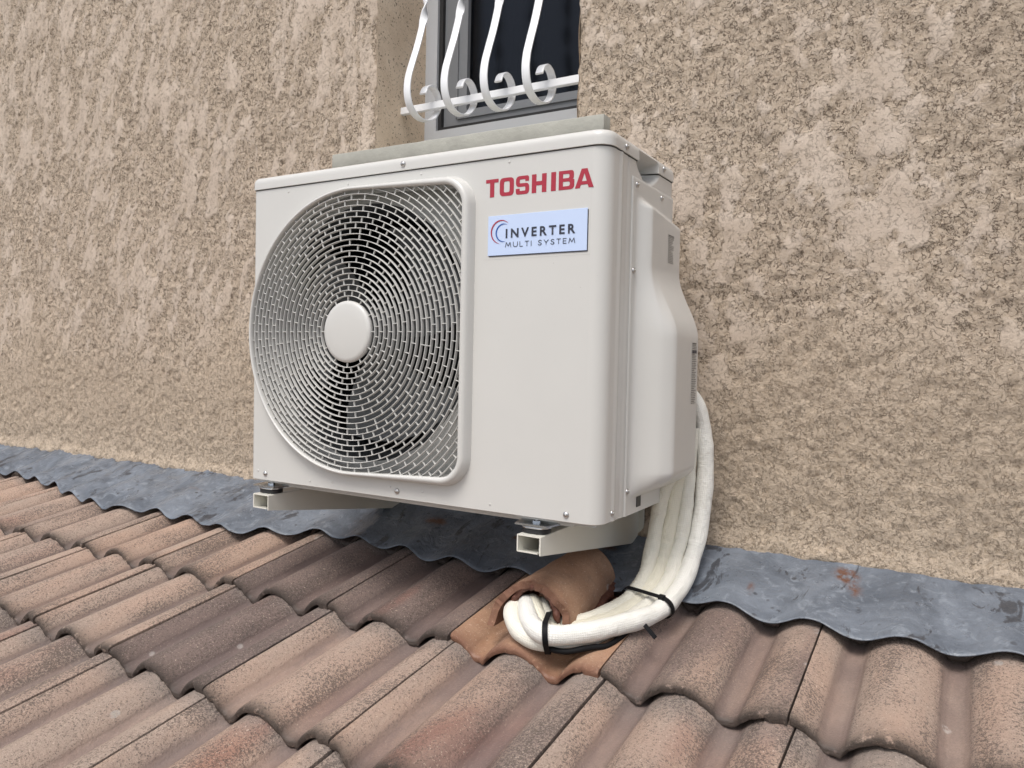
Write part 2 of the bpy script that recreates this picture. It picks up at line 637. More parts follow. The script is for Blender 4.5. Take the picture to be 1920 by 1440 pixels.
# the thickness of the wall: reveals of the opening (their own smoother render)
m = MB()
zz = np.linspace(.79, WZ1, 60)
for X0, sg in ((WX0, 1), (WX1, -1)):
    V = []
    for k, z in enumerate(zz):
        for y in (-.001, .012, .08, .15, .24):
            V.append((X0 + sg * (.002 * math.sin(z * 40 + y * 30) + (.001 if y > 0 else 0)), y, z))
    F = [(i * 5 + j, i * 5 + j + 1, i * 5 + j + 6, i * 5 + j + 5) for i in range(59) for j in range(4)]
    m.add(V, F)
m.box(WX0, WX1, .0, .24, WZ1 - .001, WZ1 + .03)
at_house(m.build("window_reveal", M_REVEAL, house, True))
m = MB()     # the wall's core
m.box(-5, WX0 - .01, .02, .30, -.5, 4.5)
m.box(WX1 + .01, 4.2, .02, .30, -.5, 4.5)
m.box(WX0 - .01, WX1 + .01, .02, .30, -.5, .76)
m.box(WX0 - .01, WX1 + .01, .02, .30, WZ1 + .03, 4.5)
at_house(m.build("wall_core", M_REVEAL, house, False))

# sill
me = rbox(-.172, .610, -.030, .235, .752, .7925, .003, 2)
bm = bmesh.new()
bm.from_mesh(me)
bmesh.ops.subdivide_edges(bm, edges=[e for e in bm.edges if abs(e.verts[0].co.x - e.verts[1].co.x) > .3], cuts=60)
for v in bm.verts:
    n = vnoise(np.array([v.co.x * 28]), np.array([v.co.z * 20 + 3]), v.co.y * 20, 2)[0] - .5
    v.co.y += n * .005
    v.co.z += n * .003 + (v.co.x - .2) * -.004
bm.to_mesh(me)
bm.free()
at_house(link("window_sill", me, M_SILL, house, 40))

# window behind the bars
window = bpy.data.objects.new("window", rbox(WX0 - .03, WX1 + .03, .52, .54, .7, 2.2, 0))
C.objects.link(window)
window.data.materials.append(M_ROOM)
window.parent = house
window.location = -HO
window['label'] = "grey framed window with a dark pane"


def wpart(name, me, mat, sm=35):
    return link(name, me, mat, window, sm)


m = MB()
m.box(WX0, WX0 + .040, .205, .262, .797, WZ1)
m.box(WX1 - .040, WX1, .205, .262, .797, WZ1)
m.box(WX0 + .040, WX1 - .040, .205, .262, .797, .896)
m.box(WX0 + .040, WX1 - .040, .205, .262, WZ1 - .05, WZ1 - .002)
wpart("frame", pyd(m.v, m.f), M_ALU)
m = MB()
m.box(WX0 + .040, WX0 + .052, .214, .262, .896, WZ1 - .05)
m.box(WX0 + .052, WX1 - .040, .214, .262, .896, .906)
wpart("gasket", pyd(m.v, m.f), M_GASKET)
m = MB()
for (x0, x1, z0, z1) in ((WX0 + .052, WX0 + .128, .906, 2.1), (WX1 - .10, WX1 - .04, .906, 2.1), (WX0 + .128, WX1 - .10, .906, .948)):
    m.box(x0, x1, .226, .27, z0, z1)
m.box(WX0 + .094, WX0 + .100, .221, .226, .93, 2.1)
m.box(WX0 + .100, WX1 - .10, .221, .226, .925, .931)
wpart("sash", pyd(m.v, m.f), M_SASH)
m = MB()
m.box(WX0 + .128, WX1 - .10, .240, .246, .948, 2.1)
wpart("pane", pyd(m.v, m.f), M_GLASS, False)
m = MB()
m.box(WX0 - .03, WX0 - .01, .262, .52, .7, 2.2)
m.box(WX1 + .01, WX1 + .03, .262, .52, .7, 2.2)
m.box(WX0 - .01, WX1 + .01, .262, .52, .7, .72)
m.box(WX0 - .01, WX1 + .01, .262, .52, 2.18, 2.2)
wpart("room_recess", pyd(m.v, m.f), M_ROOM, False)
# a curtain hanging inside
V, F = [], []
n = 60
for i in range(n):
    x = .10 + .16 * i / (n - 1)
    for z in (.74, 2.15):
        V.append((x, .34 + .012 * math.sin(i * .75), z))
F = [(2 * i, 2 * i + 2, 2 * i + 3, 2 * i + 1) for i in range(n - 1)]
wpart("curtain", pyd(V, F), mat_simple("dark_curtain", (.05, .05, .05), .9), True)

# wrought iron guard
guard = link("window_guard", rbox(WX0 - .005, WX1 + .005, .097, .110, .916, .935, .0015, 1), M_IRON, house, 35)
guard.location = -HO
guard['label'] = "white scrolled iron window guard with a flat cross rail"


def catmull(P, n=10):
    P = [np.array(p, float) for p in P]
    P = [2 * P[0] - P[1]] + P + [2 * P[-1] - P[-2]]
    out = []
    for i in range(1, len(P) - 2):
        for k in range(n):
            t = k / n
            out.append(.5 * ((2 * P[i]) + (-P[i - 1] + P[i + 1]) * t + (2 * P[i - 1] - 5 * P[i] + 4 * P[i + 1] - P[i + 2]) * t * t + (-P[i - 1] + 3 * P[i] - 3 * P[i + 1] + P[i + 2]) * t ** 3))
    out.append(P[-2])
    return np.array(out)


prof = [(.064, 1.95), (.064, 1.5), (.064, 1.26), (.064, 1.22), (.063, 1.18), (.058, 1.145), (.047, 1.105), (.030, 1.055), (.010, 1.005), (-.004, .965), (-.007, .928), (.004, .897), (.030, .879), (.062, .876), (.095, .888), (.118, .912), (.125, .940), (.113, .963), (.090, .972), (.068, .962), (.057, .943)]
path = catmull(prof, 7)
for kx, (sx, dz) in enumerate([(.059, 0), (.173, -.002), (.287, -.006), (.401, -.006)]):
    V = []
    for k, (y, z) in enumerate(path):
        a = path[max(0, k - 1)]
        b = path[min(len(path) - 1, k + 1)]
        d = np.array([0, b[0] - a[0], b[1] - a[1]])
        d /= np.linalg.norm(d)
        s = np.array([1., 0, 0])
        nn = np.cross(d, s)
        # twist: one full turn between z 1.10 and 1.22 then again above
        zt = z + dz
        tw = 0
        if k < 60 and zt > 1.115:
            tw = -(zt - 1.115) / .075 * math.pi
        s2 = s * math.cos(tw) + nn * math.sin(tw)
        n2 = nn * math.cos(tw) - s * math.sin(tw)
        p = np.array([sx, y, z + dz])
        hw, ht = .0102, .0026
        for (q1, q2) in ((-1, -.55), (-.8, -1), (.8, -1), (1, -.55), (1, .55), (.8, 1), (-.8, 1), (-1, .55)):
            V.append(p + s2 * hw * q1 + n2 * ht * q2)
    n = len(path)
    F = [(i * 8 + j, i * 8 + (j + 1) % 8, (i + 1) * 8 + (j + 1) % 8, (i + 1) * 8 + j) for i in range(n - 1) for j in range(8)]
    F += [tuple(range(8))[::-1], tuple((n - 1) * 8 + j for j in range(8))]
    o = link("scroll_bar", pyd(V, F), M_IRON, guard, 50)

# ------------------------------------------------------------------ tiled roof
ZR, SL = -.1111, .226
TW = .283
seams = {}
for k in range(-10, 4):
    seams[k] = .816 + TW * k
seams.update({1: 1.098, 0: .816, -1: .531, -2: .242, -3: -.031, -4: -.303, -5: -.582, -6: -.868})
for k in range(-11, -6):
    seams[k] = -.868 + .285 * (k + 6)
ROLL = .5 * TW


def roof_top(y):
    return ZR + SL * y


def profile(s):
    """s: metres from the seam; crest is 0.016 left of the seam; returns 0..1 height, pan mask"""
    t = (s + .017) / ROLL
    a = np.abs(t - np.round(t))
    f = 1 - (np.clip(a / .425, 0, 1)) ** 2.2
    return f, sstep(.31, .41, a)


DEPTH = .035


def course_y(k, x):
    """lower edge of course k"""
    return {0: -.170, 1: -.455 + .004 * (.8 - x), 2: -.742 + .040 * (.5 - x), 3: -1.030 + .03 * (.5 - x)}.get(k, -1.030 - .288 * (k - 3) + .03 * (.5 - x))


LEN = .355
NV = 5


def make_tile_mesh(variant, width=TW):
    r = np.random.default_rng(100 + variant)
    nu, nv = 58, 15
    s = np.linspace(.0012, width - .0016, nu)
    # y local: 0 at the lower edge rising to LEN
    yl = np.array([0, .0015, .005, .012, .025, .05, .09, .13, .17, .21, .25, .29, .31, .335, LEN])
    S, T = np.meshgrid(s, yl, indexing='ij')
    f, pan = profile(S)
    th = .0125
    z = DEPTH * (f - 1) - T * (.0165 / .29)
    zb0 = z.copy()
    jag = (fbm(S * 90, variant * 3.1, 0, 50 + variant, 4, .65) - .5) * .011
    big = (fbm(S * 12, variant * 5.1, 0, 80 + variant, 2, .5) - .5) * .006
    fl_ = sstep(width - .030, width - .027, S)
    yo = T + (jag + big - .0045 * fl_) * np.exp(-T / .012)
    # worn rounded lip
    z = z - .0040 * np.exp(-T / .0016) - .0016 * np.exp(-T / .006)
    z = z + (fbm(S * 45, T * 45, 0, 60 + variant, 3, .6) - .5) * .0016
    zb = zb0 - th - (.0005 + .0035 * fl_) * np.exp(-T / .02)
    top = np.stack([S, yo, z], -1)
    bot = np.stack([S, yo + .0015, zb], -1)
    # ring around: bottom sheet reversed
    allv = np.concatenate([top.reshape(-1, 3), bot.reshape(-1, 3)])
    N0 = nu * nv
    i, j = np.meshgrid(np.arange(nu - 1), np.arange(nv - 1), indexing='ij')
    a = (i * nv + j).ravel()
    Qt = np.stack([a, a + nv, a + nv + 1, a + 1], -1)
    Qb = Qt[:, ::-1] + N0
    k = np.arange(nu - 1) * nv
    Ql = np.stack([k, k + N0, k + nv + N0, k + nv], -1)
    k2 = np.arange(nu - 1) * nv + nv - 1
    Qh = np.stack([k2, k2 + nv, k2 + nv + N0, k2 + N0], -1)
    j = np.arange(nv - 1)
    Qs = np.stack([j, j + 1, j + 1 + N0, j + N0], -1)
    j2 = j + (nu - 1) * nv
    Qr = np.stack([j2, j2 + N0, j2 + 1 + N0, j2 + 1], -1)
    me = big_mesh(allv, np.concatenate([Qt, Qb, Ql, Qh, Qs, Qr]))
    fattr(me, 'pan', np.concatenate([pan.ravel(), pan.ravel() * 0]))
    lip = np.clip(np.exp(-T / .013) * 1.15, 0, 1).ravel()
    fattr(me, 'lip', np.concatenate([lip, lip * 0 + 1]))
    hdm = sstep(.262, .272, T + (fbm(S * 25, variant * 2.7, 0, 7, 3) - .5) * .02 - .010 * f).ravel()
    fattr(me, 'head', np.concatenate([hdm, hdm]))
    return me


roof = empty("tiled_roof", "lean-to roof of weathered brown double-roll tiles below the stucco wall", "roof", (0, -.5, -.22))
RO = Vector((0, -.5, -.22))
tile_meshes = []
for v in range(NV):
    me = make_tile_mesh(v)
    me.name = "roof_tile"
    me.polygons.foreach_set('use_smooth', [True] * len(me.polygons))
    me.set_sharp_from_angle(angle=math.radians(55))
    me.materials.append(M_TILE)
    tile_meshes.append(me)
terra_me = tile_meshes[2].copy()
terra_me.materials.clear()
terra_me.materials.append(M_TERRA)

darkness = {(-3, 1): .2, (-2, 1): .92, (-1, 1): .78, (0, 1): .3, (1, 1): .58, (2, 1): .15, (3, 1): .2, (-4, 1): .18, (-5, 1): .3, (-6, 1): .35, (-2, 2): .88, (-1, 2): .15, (0, 2): .55, (1, 2): .25, (2, 2): .2, (-3, 2): .25, (-4, 2): .3, (-5, 2): .35, (-1, 3): .4, (0, 3): .3, (-2, 3): .3, (-3, 3): .25}
for k in range(0, 9):
    for c in range(-11, 4):
        x0 = seams[c - 1] if (c - 1) in seams else seams[c] - TW
        x1 = seams[c]
        xm = (x0 + x1) / 2
        o = bpy.data.objects.new("roof_tile", tile_meshes[(c * 7 + k * 3) % NV])
        if (c, k) == (0, 1):
            o.data = terra_me
        C.objects.link(o)
        o.parent = roof
        yk = course_y(k, xm)
        top = roof_top(yk)
        o.location = Vector((x0, yk, top)) - RO
        jr = lambda s: random.uniform(-s, s)
        skew = math.atan((course_y(k, x1) - course_y(k, x0)) / (x1 - x0))
        o.rotation_euler = (math.atan(SL) + jr(.004), jr(.004), skew * .6 + jr(.003))
        o.scale = ((x1 - x0) / TW, 1, 1)
        d = darkness.get((c, k), random.choice([.12, .25, .35, .45, .55]))
        if k >= 1 and c < -6:
            d = random.choice([.2, .35, .5])
        if k == 0:
            d = darkness.get((c, 1), .4) + .1
        o.color = (min(1, d), random.random(), random.random(), 1)
        if (c, k) == (0, 1):
            o['label'] = "newer orange terracotta tile carrying the hood"

# boarding under the tiles
m = MB()
V = []
for y in (0.019, -2.72):
    for x in (-4.4, 2.2):
        V.append((x, y, roof_top(y) - .075))
for y in (0.019, -2.72):
    for x in (-4.4, 2.2):
        V.append((x, y, roof_top(y) - .10))
m.add([Vector(v) - RO for v in V], [(0, 2, 3, 1), (4, 5, 7, 6), (0, 4, 6, 2), (1, 3, 7, 5), (2, 6, 7, 3), (0, 1, 5, 4)])
m.build("roof_deck", M_BLACK, roof, False)

# hood moulded on the orange tile
nu, nv = 44, 26
V = []
hood_attr = []
for layer in (0, 1):
    for i in range(nu):
        a = math.pi * (i / (nu - 1))
        for j in range(nv):
            t = j / (nv - 1)
            y = -.398 + t * .235
            rx = .0670 - .014 * t - layer * .012
            rz = .082 - .014 * t - layer * .012
            cx = .661 - .001 * t
            zb = -.200 + .030 * t
            ca, sa = math.cos(math.pi - a), math.sin(a)
            ss = max(0, sa) ** .85
            x = cx + rx * ca * (1 + .10 * (1 - sa))
            z = zb + rz * ss
            # oblique ragged mouth: the left leg reaches further down the slope
            y -= (1 - t) ** 3 * (.020 * (1 - sa) * (1 if ca < 0 else -.6) + .022 * (fbm(np.array([i * .42]), 3.3, 0, 4)[0] - .5))
            n_ = (vnoise(np.array([x * 42]), y * 42, z * 42, 6)[0] - .5) * .003
            V.append((x + n_ * ca, y, z + n_))
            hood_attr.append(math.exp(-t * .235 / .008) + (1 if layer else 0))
i, j = np.meshgrid(np.arange(nu - 1), np.arange(nv - 1), indexing='ij')
a = (i * nv + j).ravel()
N0 = nu * nv
Q1 = np.stack([a, a + 1, a + nv + 1, a + nv], -1)
k = np.arange(nu - 1) * nv
Qm = np.stack([k, k + nv, k + nv + N0, k + N0], -1)
V = np.array(V) - np.array(RO)
me = big_mesh(V, np.concatenate([Q1, Q1[:, ::-1] + N0, Qm]))
fattr(me, 'pan', np.zeros(len(V)))
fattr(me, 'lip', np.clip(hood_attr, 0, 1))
hood = link("tile_hood", me, M_TERRA, roof, 50)
hood.color = (.2, .8, .33, 1)
hood['label'] = "half-round terracotta hood over the pipe inlet"


# mortar smeared along the foot of the hood and inside its mouth
def blob_strip(pts, rad, seed, flat=.45, n=10):
    P = catmull(pts, 8)
    V = []
    for k, p in enumerate(P):
        d = P[min(k + 1, len(P) - 1)] - P[max(k - 1, 0)]
        d = d / np.linalg.norm(d)
        s = np.cross(d, [0, 0, 1.])
        s /= np.linalg.norm(s)
        u = np.cross(s, d)
        e = min(1, k / 3 + .15, (len(P) - 1 - k) / 3 + .15)
        for q in range(n):
            a = 2 * math.pi * q / n
            r = rad * e * (.6 + .8 * vnoise(np.array([k * .55]), q * .9, 0, seed)[0])
            V.append(p + s * math.cos(a) * r + u * math.sin(a) * r * flat)
    n0 = len(P)
    F = [(i * n + j, i * n + (j + 1) % n, (i + 1) * n + (j + 1) % n, (i + 1) * n + j) for i in range(n0 - 1) for j in range(n)]
    F += [tuple(range(n))[::-1], tuple((n0 - 1) * n + j for j in range(n))]
    return V, F


m = MB()
m.add(*blob_strip([(.731, -.350, -.206), (.729, -.30, -.197), (.725, -.25, -.186), (.719, -.20, -.174), (.714, -.165, -.166)], .011, 1, .8))
m.add(*blob_strip([(.742, -.30, -.212), (.740, -.24, -.199), (.733, -.18, -.184)], .016, 4, .3))
m.add(*blob_strip([(.618, -.395, -.190), (.625, -.392, -.155), (.640, -.390, -.134), (.662, -.388, -.128), (.684, -.388, -.134), (.702, -.388, -.155), (.710, -.388, -.185)], .008, 2, .8))
m.v = [tuple(Vector(v) - RO) for v in m.v]
m.build("mortar_bedding", M_MORTAR, roof, True)

# lead flashing dressed over the top course
fx = np.arange(-4.2, 2.2, .008)
nf = 30
fx2, ft = np.meshgrid(fx, np.linspace(0, 1, nf), indexing='ij')
allseams = sorted(seams.values())


def roof_profile_world(x):
    idx = np.searchsorted(allseams, x) - 1
    idx = np.clip(idx, 0, len(allseams) - 2)
    s0 = np.array(allseams)[idx]
    s1 = np.array(allseams)[idx + 1]
    return profile((x - s0) / (s1 - s0) * TW)[0]



width = .205 + .05 * sstep(.0, -.35, fx2) * sstep(-1.35, -.7, fx2) + (fbm(fx2 * 5, 0, 0, 90, 3) - .5) * .045 - .02 * sstep(-1.0, -1.6, fx2)
fy = .010 - (width + .010) * ft
rp = roof_profile_world(fx2)
rs = np.zeros_like(rp)
for dxx in np.linspace(-.034, .034, 9):
    rs += roof_profile_world(fx2 + dxx) / 9
drape = ft ** 1.1
fold = (fbm(fx2 * 16, fy * 6, 0, 91, 4, .55) - .5)
rid = 1 - np.abs(fbm((fx2 + fy * 1.2) * 20, fy * 9, 0, 95, 3) * 2 - 1) * 2
leftw = sstep(.3, -.5, fx2)
fz = roof_top(fy) + .006 + DEPTH * (rs - 1) * drape * .88 + .006 * (1 - drape)
fz += fold * .012 * (.5 + leftw) * (1 - ft * .6) + np.clip(rid, 0, 1) * .006 * leftw * (1 - ft * .6)
fz += .012 * np.exp(-ft / .05)
fz = np.maximum(fz, roof_top(fy) + DEPTH * (rp - 1) + .0025)
V = np.stack([fx2, fy, fz], -1).reshape(-1, 3)
V2 = V.copy()
V2[:, 2] -= .0018
n0 = len(V)
i, j = np.meshgrid(np.arange(len(fx) - 1), np.arange(nf - 1), indexing='ij')
a = (i * nf + j).ravel()
Qa = np.stack([a, a + 1, a + nf + 1, a + nf], -1)
k = np.arange(len(fx) - 1) * nf + nf - 1
Qe = np.stack([k, k + n0, k + nf + n0, k + nf], -1)
me = big_mesh(np.concatenate([V, V2]) - np.array(RO), np.concatenate([Qa, Qa[:, ::-1] + n0, Qe]))


def blob(x, y, r, ry):
    return np.exp(-(((fx2 - x) / r) ** 2 + ((fy - y) / ry) ** 2) * 1.2)


stn = 1.3 * blob(1.115, -.045, .024, .026) + .7 * blob(1.135, -.085, .018, .03) + .9 * blob(.225, -.08, .045, .022) + .8 * blob(.97, -.135, .006, .03) + .7 * blob(.665, -.08, .035, .02) + .5 * blob(-.62, -.11, .12, .015)
stn = sstep(.35, .75, stn).ravel()
fattr(me, 'stain', np.concatenate([stn, stn]))
fl = link("lead_flashing", me, M_LEAD, roof, True)
fl['label'] = "blue-grey metal flashing strip dressed over the top tiles"

# ------------------------------------------------------------------ air conditioner
W, H, D, GAP = .80, .628, .3022, .13
YF, YB = -(GAP + D), -GAP
unit = empty("air_conditioner", "cream outdoor air conditioner unit with round fan grille on two wall brackets", "air conditioner", (.4, (YF + YB) / 2, 0))
UO = Vector(unit.location)


def upart(name, me, mat, smooth=35, parent=None, label=None):
    o = link(name, me, mat, parent or unit, smooth)
    if parent is None:
        o.location = -UO
    if label:
        o['label'] = label
    return o


# opening outline (x,z) anticlockwise from the top
CX, CZ, RO_ = .282, .309, .266


def outline(n_arc=120, off=0.0):
    P = []
    for k in range(n_arc + 1):
        a = math.radians(87 + (273 - 87) * k / n_arc)
        P.append((CX + RO_ * math.cos(a), CZ + RO_ * math.sin(a)))
    r = .040
    xr = .537
    zt = CZ + .256
    for k in range(13):
        a = math.radians(-90 + 3 + (87) * k / 12)
        P.append((xr - r + r * math.cos(a), 2 * CZ - zt + r + r * math.sin(a)))
    for k in range(13):
        a = math.radians(0 + 87 * k / 12)
        P.append((xr - r + r * math.cos(a), zt - r + r * math.sin(a)))
    return np.array(P)


OUT = outline()
# resample straight stretches a little
tng = np.roll(OUT, -1, 0) - np.roll(OUT, 1, 0)
tng /= np.linalg.norm(tng, axis=1)[:, None]
nrm = np.stack([tng[:, 1], -tng[:, 0]], -1)          # outward for ccw
rimw = .0090 + .0085 * sstep(.30, .52, OUT[:, 0])


def off_outline(d):
    return OUT + nrm * (rimw * d)[:, None]


hole = off_outline(.75)
front_outer = [(.008, .002), (W - .028, .002), (W - .028, .6015), (.008, .6015)]
me = curve_fill([front_outer, [tuple(p) for p in hole]])
a_ = mesh_np(me)
set_np(me, np.stack([a_[:, 0], np.full(len(a_), YF), a_[:, 1]], -1))
bm = bmesh.new()
bm.from_mesh(me)
bmesh.ops.recalc_face_normals(bm, faces=bm.faces)
f0 = bm.faces[0]
f0.normal_update()
if f0.normal.y > 0:
    bmesh.ops.reverse_faces(bm, faces=bm.faces)
bm.to_mesh(me)
bm.free()
# wrap round the corners: plan path on each side, with rounded bottom edge
mb = MB()
mb.add([tuple(v.co) for v in me.vertices], [tuple(p.vertices) for p in me.polygons])


def wrap(planpts):
    zz_ = [-.0, .0005, .002, .30, .6015]
    ins = [.004, .0015, .0, 0., 0.]
    n = len(planpts)
    V = []
    P = np.array(planpts)
    tg = np.gradient(P, axis=0)
    tg /= np.linalg.norm(tg, axis=1)[:, None]
    no = np.stack([tg[:, 1], -tg[:, 0]], -1)
    for (x, y), (nx_, ny_) in zip(P, no):
        for z, i_ in zip(zz_, ins):
            V.append((x - nx_ * i_, y - ny_ * i_, z))
    m_ = len(zz_)
    F = [(i * m_ + j, (i + 1) * m_ + j, (i + 1) * m_ + j + 1, i * m_ + j + 1) for i in range(n - 1) for j in range(m_ - 1)]
    mb.add(V, F)


r = .028
pts = [(W - r, YF)] + [(W - r + r * math.sin(math.radians(t)), YF + r - r * math.cos(math.radians(t))) for t in range(9, 91, 9)]
pts += [(W, -.392), (W + .0006, -.386), (W + .0022, -.382), (W + .0022, -.378), (W + .0006, -.374), (W, -.368), (W, -.3535)]
wrap(pts)
r = .008
wrap([(0, YB), (0, YF + .05), (0, YF + r)] + [(r - r * math.cos(math.radians(t)), YF + r - r * math.sin(math.radians(t))) for t in range(15, 91, 15)])
wrap([(r, YF), (W / 2, YF), (W - .028, YF)])
# the last wrap duplicates the flat front: keep only its bottom roll
nb = len(mb.f)
mb.f = [f for k, f in enumerate(mb.f) if k < nb - 8 or all(mb.v[i][2] <= .0021 for i in f)]
upart("front_panel", pyd(mb.v, mb.f), M_WHITE, 40)

# raised rim round the grille
prof_r = [(1.0, 0.0005), (.93, -.004), (.86, -.010), (.74, -.0165), (.58, -.0200), (.35, -.0210), (.16, -.0205), (.05, -.0185), (0.0, -.015), (-.04, -.006), (-.04, .016)]
n = len(OUT)
V = []
for d, y in prof_r:
    Pq = off_outline(d)
    dep = 1.0
    for p in Pq:
        V.append((p[0], YF + y, p[1]))
F = [(i * n + k, (i + 1) * n + k, (i + 1) * n + (k + 1) % n, i * n + (k + 1) % n) for i in range(len(prof_r) - 1) for k in range(n)]
grille = upart("fan_grille", pyd(V, F), M_WHITE, 50)


def inside(px, pz, poly):
    c = np.zeros(len(px), bool)
    x1, z1 = poly[:, 0], poly[:, 1]
    x2, z2 = np.roll(x1, -1), np.roll(z1, -1)
    for a1, b1, a2, b2 in zip(x1, z1, x2, z2):
        cond = ((b1 > pz) != (b2 > pz))
        with np.errstate(divide='ignore', invalid='ignore'):
            xi = (a2 - a1) * (pz - b1) / (b2 - b1 + 1e-15) + a1
        c ^= cond & (px < xi)
    return c


def gy(r_):
    return YF - .0155 - .006 * (1 - min(1, r_ / .27) ** 2)


CLIP = off_outline(.02)
PITCH = .01063
R0 = .0675
rings = [R0 + PITCH * k for k in range(28)]
ribs = MB()
for k, rr in enumerate(rings):
    n = 168
    th = np.arange(n) * 2 * math.pi / n + 1e-4
    px, pz = CX + rr * np.cos(th), CZ + rr * np.sin(th)
    ok = inside(px, pz, CLIP)
    V, F = [], []
    hw, dep = .00075, .0072
    y0 = gy(rr)
    for q in range(n):
        for (ro, yy) in ((-hw * .55, 0), (hw * .55, 0), (hw, .0012), (hw * .8, dep), (-hw * .8, dep), (-hw, .0012)):
            V.append((CX + (rr + ro) * math.cos(th[q]), y0 + yy, CZ + (rr + ro) * math.sin(th[q])))
    live = [bool(ok[q] or ok[(q + 1) % n]) for q in range(n)]
    if not any(live):
        runs = []
    elif all(live):
        runs = [list(range(n))]
    else:
        start = next(q for q in range(n) if live[q] and not live[q - 1])
        runs, cur = [], []
        for d_ in range(n):
            q = (start + d_) % n
            if live[q]:
                cur.append(q)
            elif cur:
                runs.append(cur)
                cur = []
        if cur:
            runs.append(cur)
    for run in runs:
        F = [(q * 6 + e, ((q + 1) % n) * 6 + e, ((q + 1) % n) * 6 + (e + 1) % 6, q * 6 + (e + 1) % 6) for q in run for e in range(6)]
        used = sorted({i for f in F for i in f})
        rm = {u: i for i, u in enumerate(used)}
        upart("grille_ring", pyd([V[u] for u in used], [tuple(rm[i] for i in f) for f in F]), M_GRILLE, 60, grille)
    # staggered ribs between this ring and the one inside it
    r_in = .058 if k == 0 else rings[k - 1]
    cnt = 12 if k == 0 else (24 if rr < .185 else 48)
    for q in range(cnt):
        a = (q + (.5 if k % 2 else 0)) * 2 * math.pi / cnt
        ca, sa = math.cos(a), math.sin(a)
        rm_ = (r_in + rr) / 2
        if not inside(np.array([CX + rm_ * ca]), np.array([CZ + rm_ * sa]), CLIP)[0]:
            continue
        hw2 = .00065
        V = []
        for rad in (r_in - .0002, rr + .0002):
            for (tt, yy) in ((-hw2, .0012), (hw2, .0012), (hw2, .0045), (-hw2, .0045)):
                V.append((CX + rad * ca - tt * sa, gy(rad) + yy, CZ + rad * sa + tt * ca))
        ribs.add(V, [(0, 1, 5, 4), (1, 2, 6, 5), (2, 3, 7, 6), (3, 0, 4, 7)])
rb = upart("grille_ribs", pyd(ribs.v, ribs.f), M_GRILLE, False, grille)
rb['kind'] = 'stuff'
m = MB()
m.lathe([(.0575, 0), (.0585, .003), (.058, .008), (.0555, .0105), (.05, .0115), (.03, .0126), (.012, .013), (.003, .0131)], (CX, gy(.06) + .008, CZ), (0, -1, 0), 64)
upart("hub_cap", pyd(m.v, m.f), M_WHITE, 60, grille)

# duct, fan and coil inside
plate_out = [(.006, .004), (.556, .004), (.556, .600), (.006, .600)]
circ = [(CX + .250 * math.cos(t * math.pi / 40), CZ + .250 * math.sin(t * math.pi / 40)) for t in range(80)]
me = curve_fill([plate_out, circ])
a_ = mesh_np(me)
set_np(me, np.stack([a_[:, 0], np.full(len(a_), YF + .034), a_[:, 1]], -1))
duct = upart("fan_duct", me, mat_simple("grey_duct", (.36, .36, .345), .55), False)
m = MB()
V, F = [], []
for k in range(80):
    a = k * math.pi / 40
    for rad, y in ((.250, .034), (.238, .042), (.232, .10)):
        V.append((CX + rad * math.cos(a), YF + y, CZ + rad * math.sin(a)))
F = [(k * 3 + j, ((k + 1) % 80) * 3 + j, ((k + 1) % 80) * 3 + j + 1, k * 3 + j + 1) for k in range(80) for j in range(2)]
upart("duct_ring", pyd(V, F), M_DARKIN, True, duct)
m = MB()
m.box(.008, .56, YF + .22, YF + .23, .005, .60)
m.box(.006, .010, YF + .036, YF + .22, .005, .60)
m.box(.556, .560, YF + .004, YF + .22, .005, .60)
m.box(.010, .556, YF + .036, YF + .22, .004, .008)
m.box(.010, .556, YF + .036, YF + .22, .594, .598)
for k in range(110):
    m.box(.012 + k * .005, .013 + k * .005, YF + .205, YF + .22, .01, .59)
upart("coil", pyd(m.v, m.f), M_DARKIN, False)
m = MB()
m.lathe([(.05, 0), (.055, .02), (.052, .06), (.02, .068)], (CX, YF + .13, CZ), (0, -1, 0), 32)
fan = upart("fan", pyd(m.v, m.f), M_DARKFAN, 40)
for b in range(3):
    V = []
    nr, na = 12, 14
    for i in range(nr):
        rad = .05 + .165 * i / (nr - 1)
        for j in range(na):
            t = j / (na - 1)
            a = b * 2.094 + .5 + (t - .5) * (1.15 + .35 * i / nr) + .45 * (i / nr) ** 1.5
            V.append((CX + rad * math.cos(a), YF + .075 + .045 * t - .01 * i / nr, CZ + rad * math.sin(a)))
    me = grid_mesh(np.array(V), nr, na)
    upart("fan_blade", me, M_DARKFAN, True, fan)

# body shell: back, bottom, side plate
m = MB()
m.box(.001, W - .002, YB - .004, YB, .001, .600)
upart("back_panel", pyd(m.v, m.f), M_WHITE, False)
m = MB()
m.box(.012, W - .012, YF + .012, YB - .005, -.004, .003)
m.box(.06, .74, YF + .03, YB - .02, -.012, -.0045)
upart("base_pan", pyd(m.v, m.f), M_WHITE, False)

# side plate with handle scoop at the top
ny, nzz = 50, 80
ys = np.linspace(-.3510, YB, ny)
zz = np.concatenate([np.linspace(.001, .56, 20), np.linspace(.5605, .6015, nzz - 20)])
Yg, Zg = np.meshgrid(ys, zz, indexing='ij')


def scoop(y, z):
    wz = sstep(.572, .600, z)
    half = .018 + .030 * wz
    return .032 * sstep(half + .006, half - .006, np.abs(y + .262)) * wz


Xg = W - scoop(Yg, Zg) - .0012 * np.exp(-((Yg + .351) / .0015) ** 2) - .004 * np.exp(-((Yg - YB) / .003) ** 2)
me = grid_mesh(np.stack([Xg, Yg, Zg], -1).reshape(-1, 3), ny, nzz)
upart("side_panel", me, M_WHITE, True)

# lid
r = .028


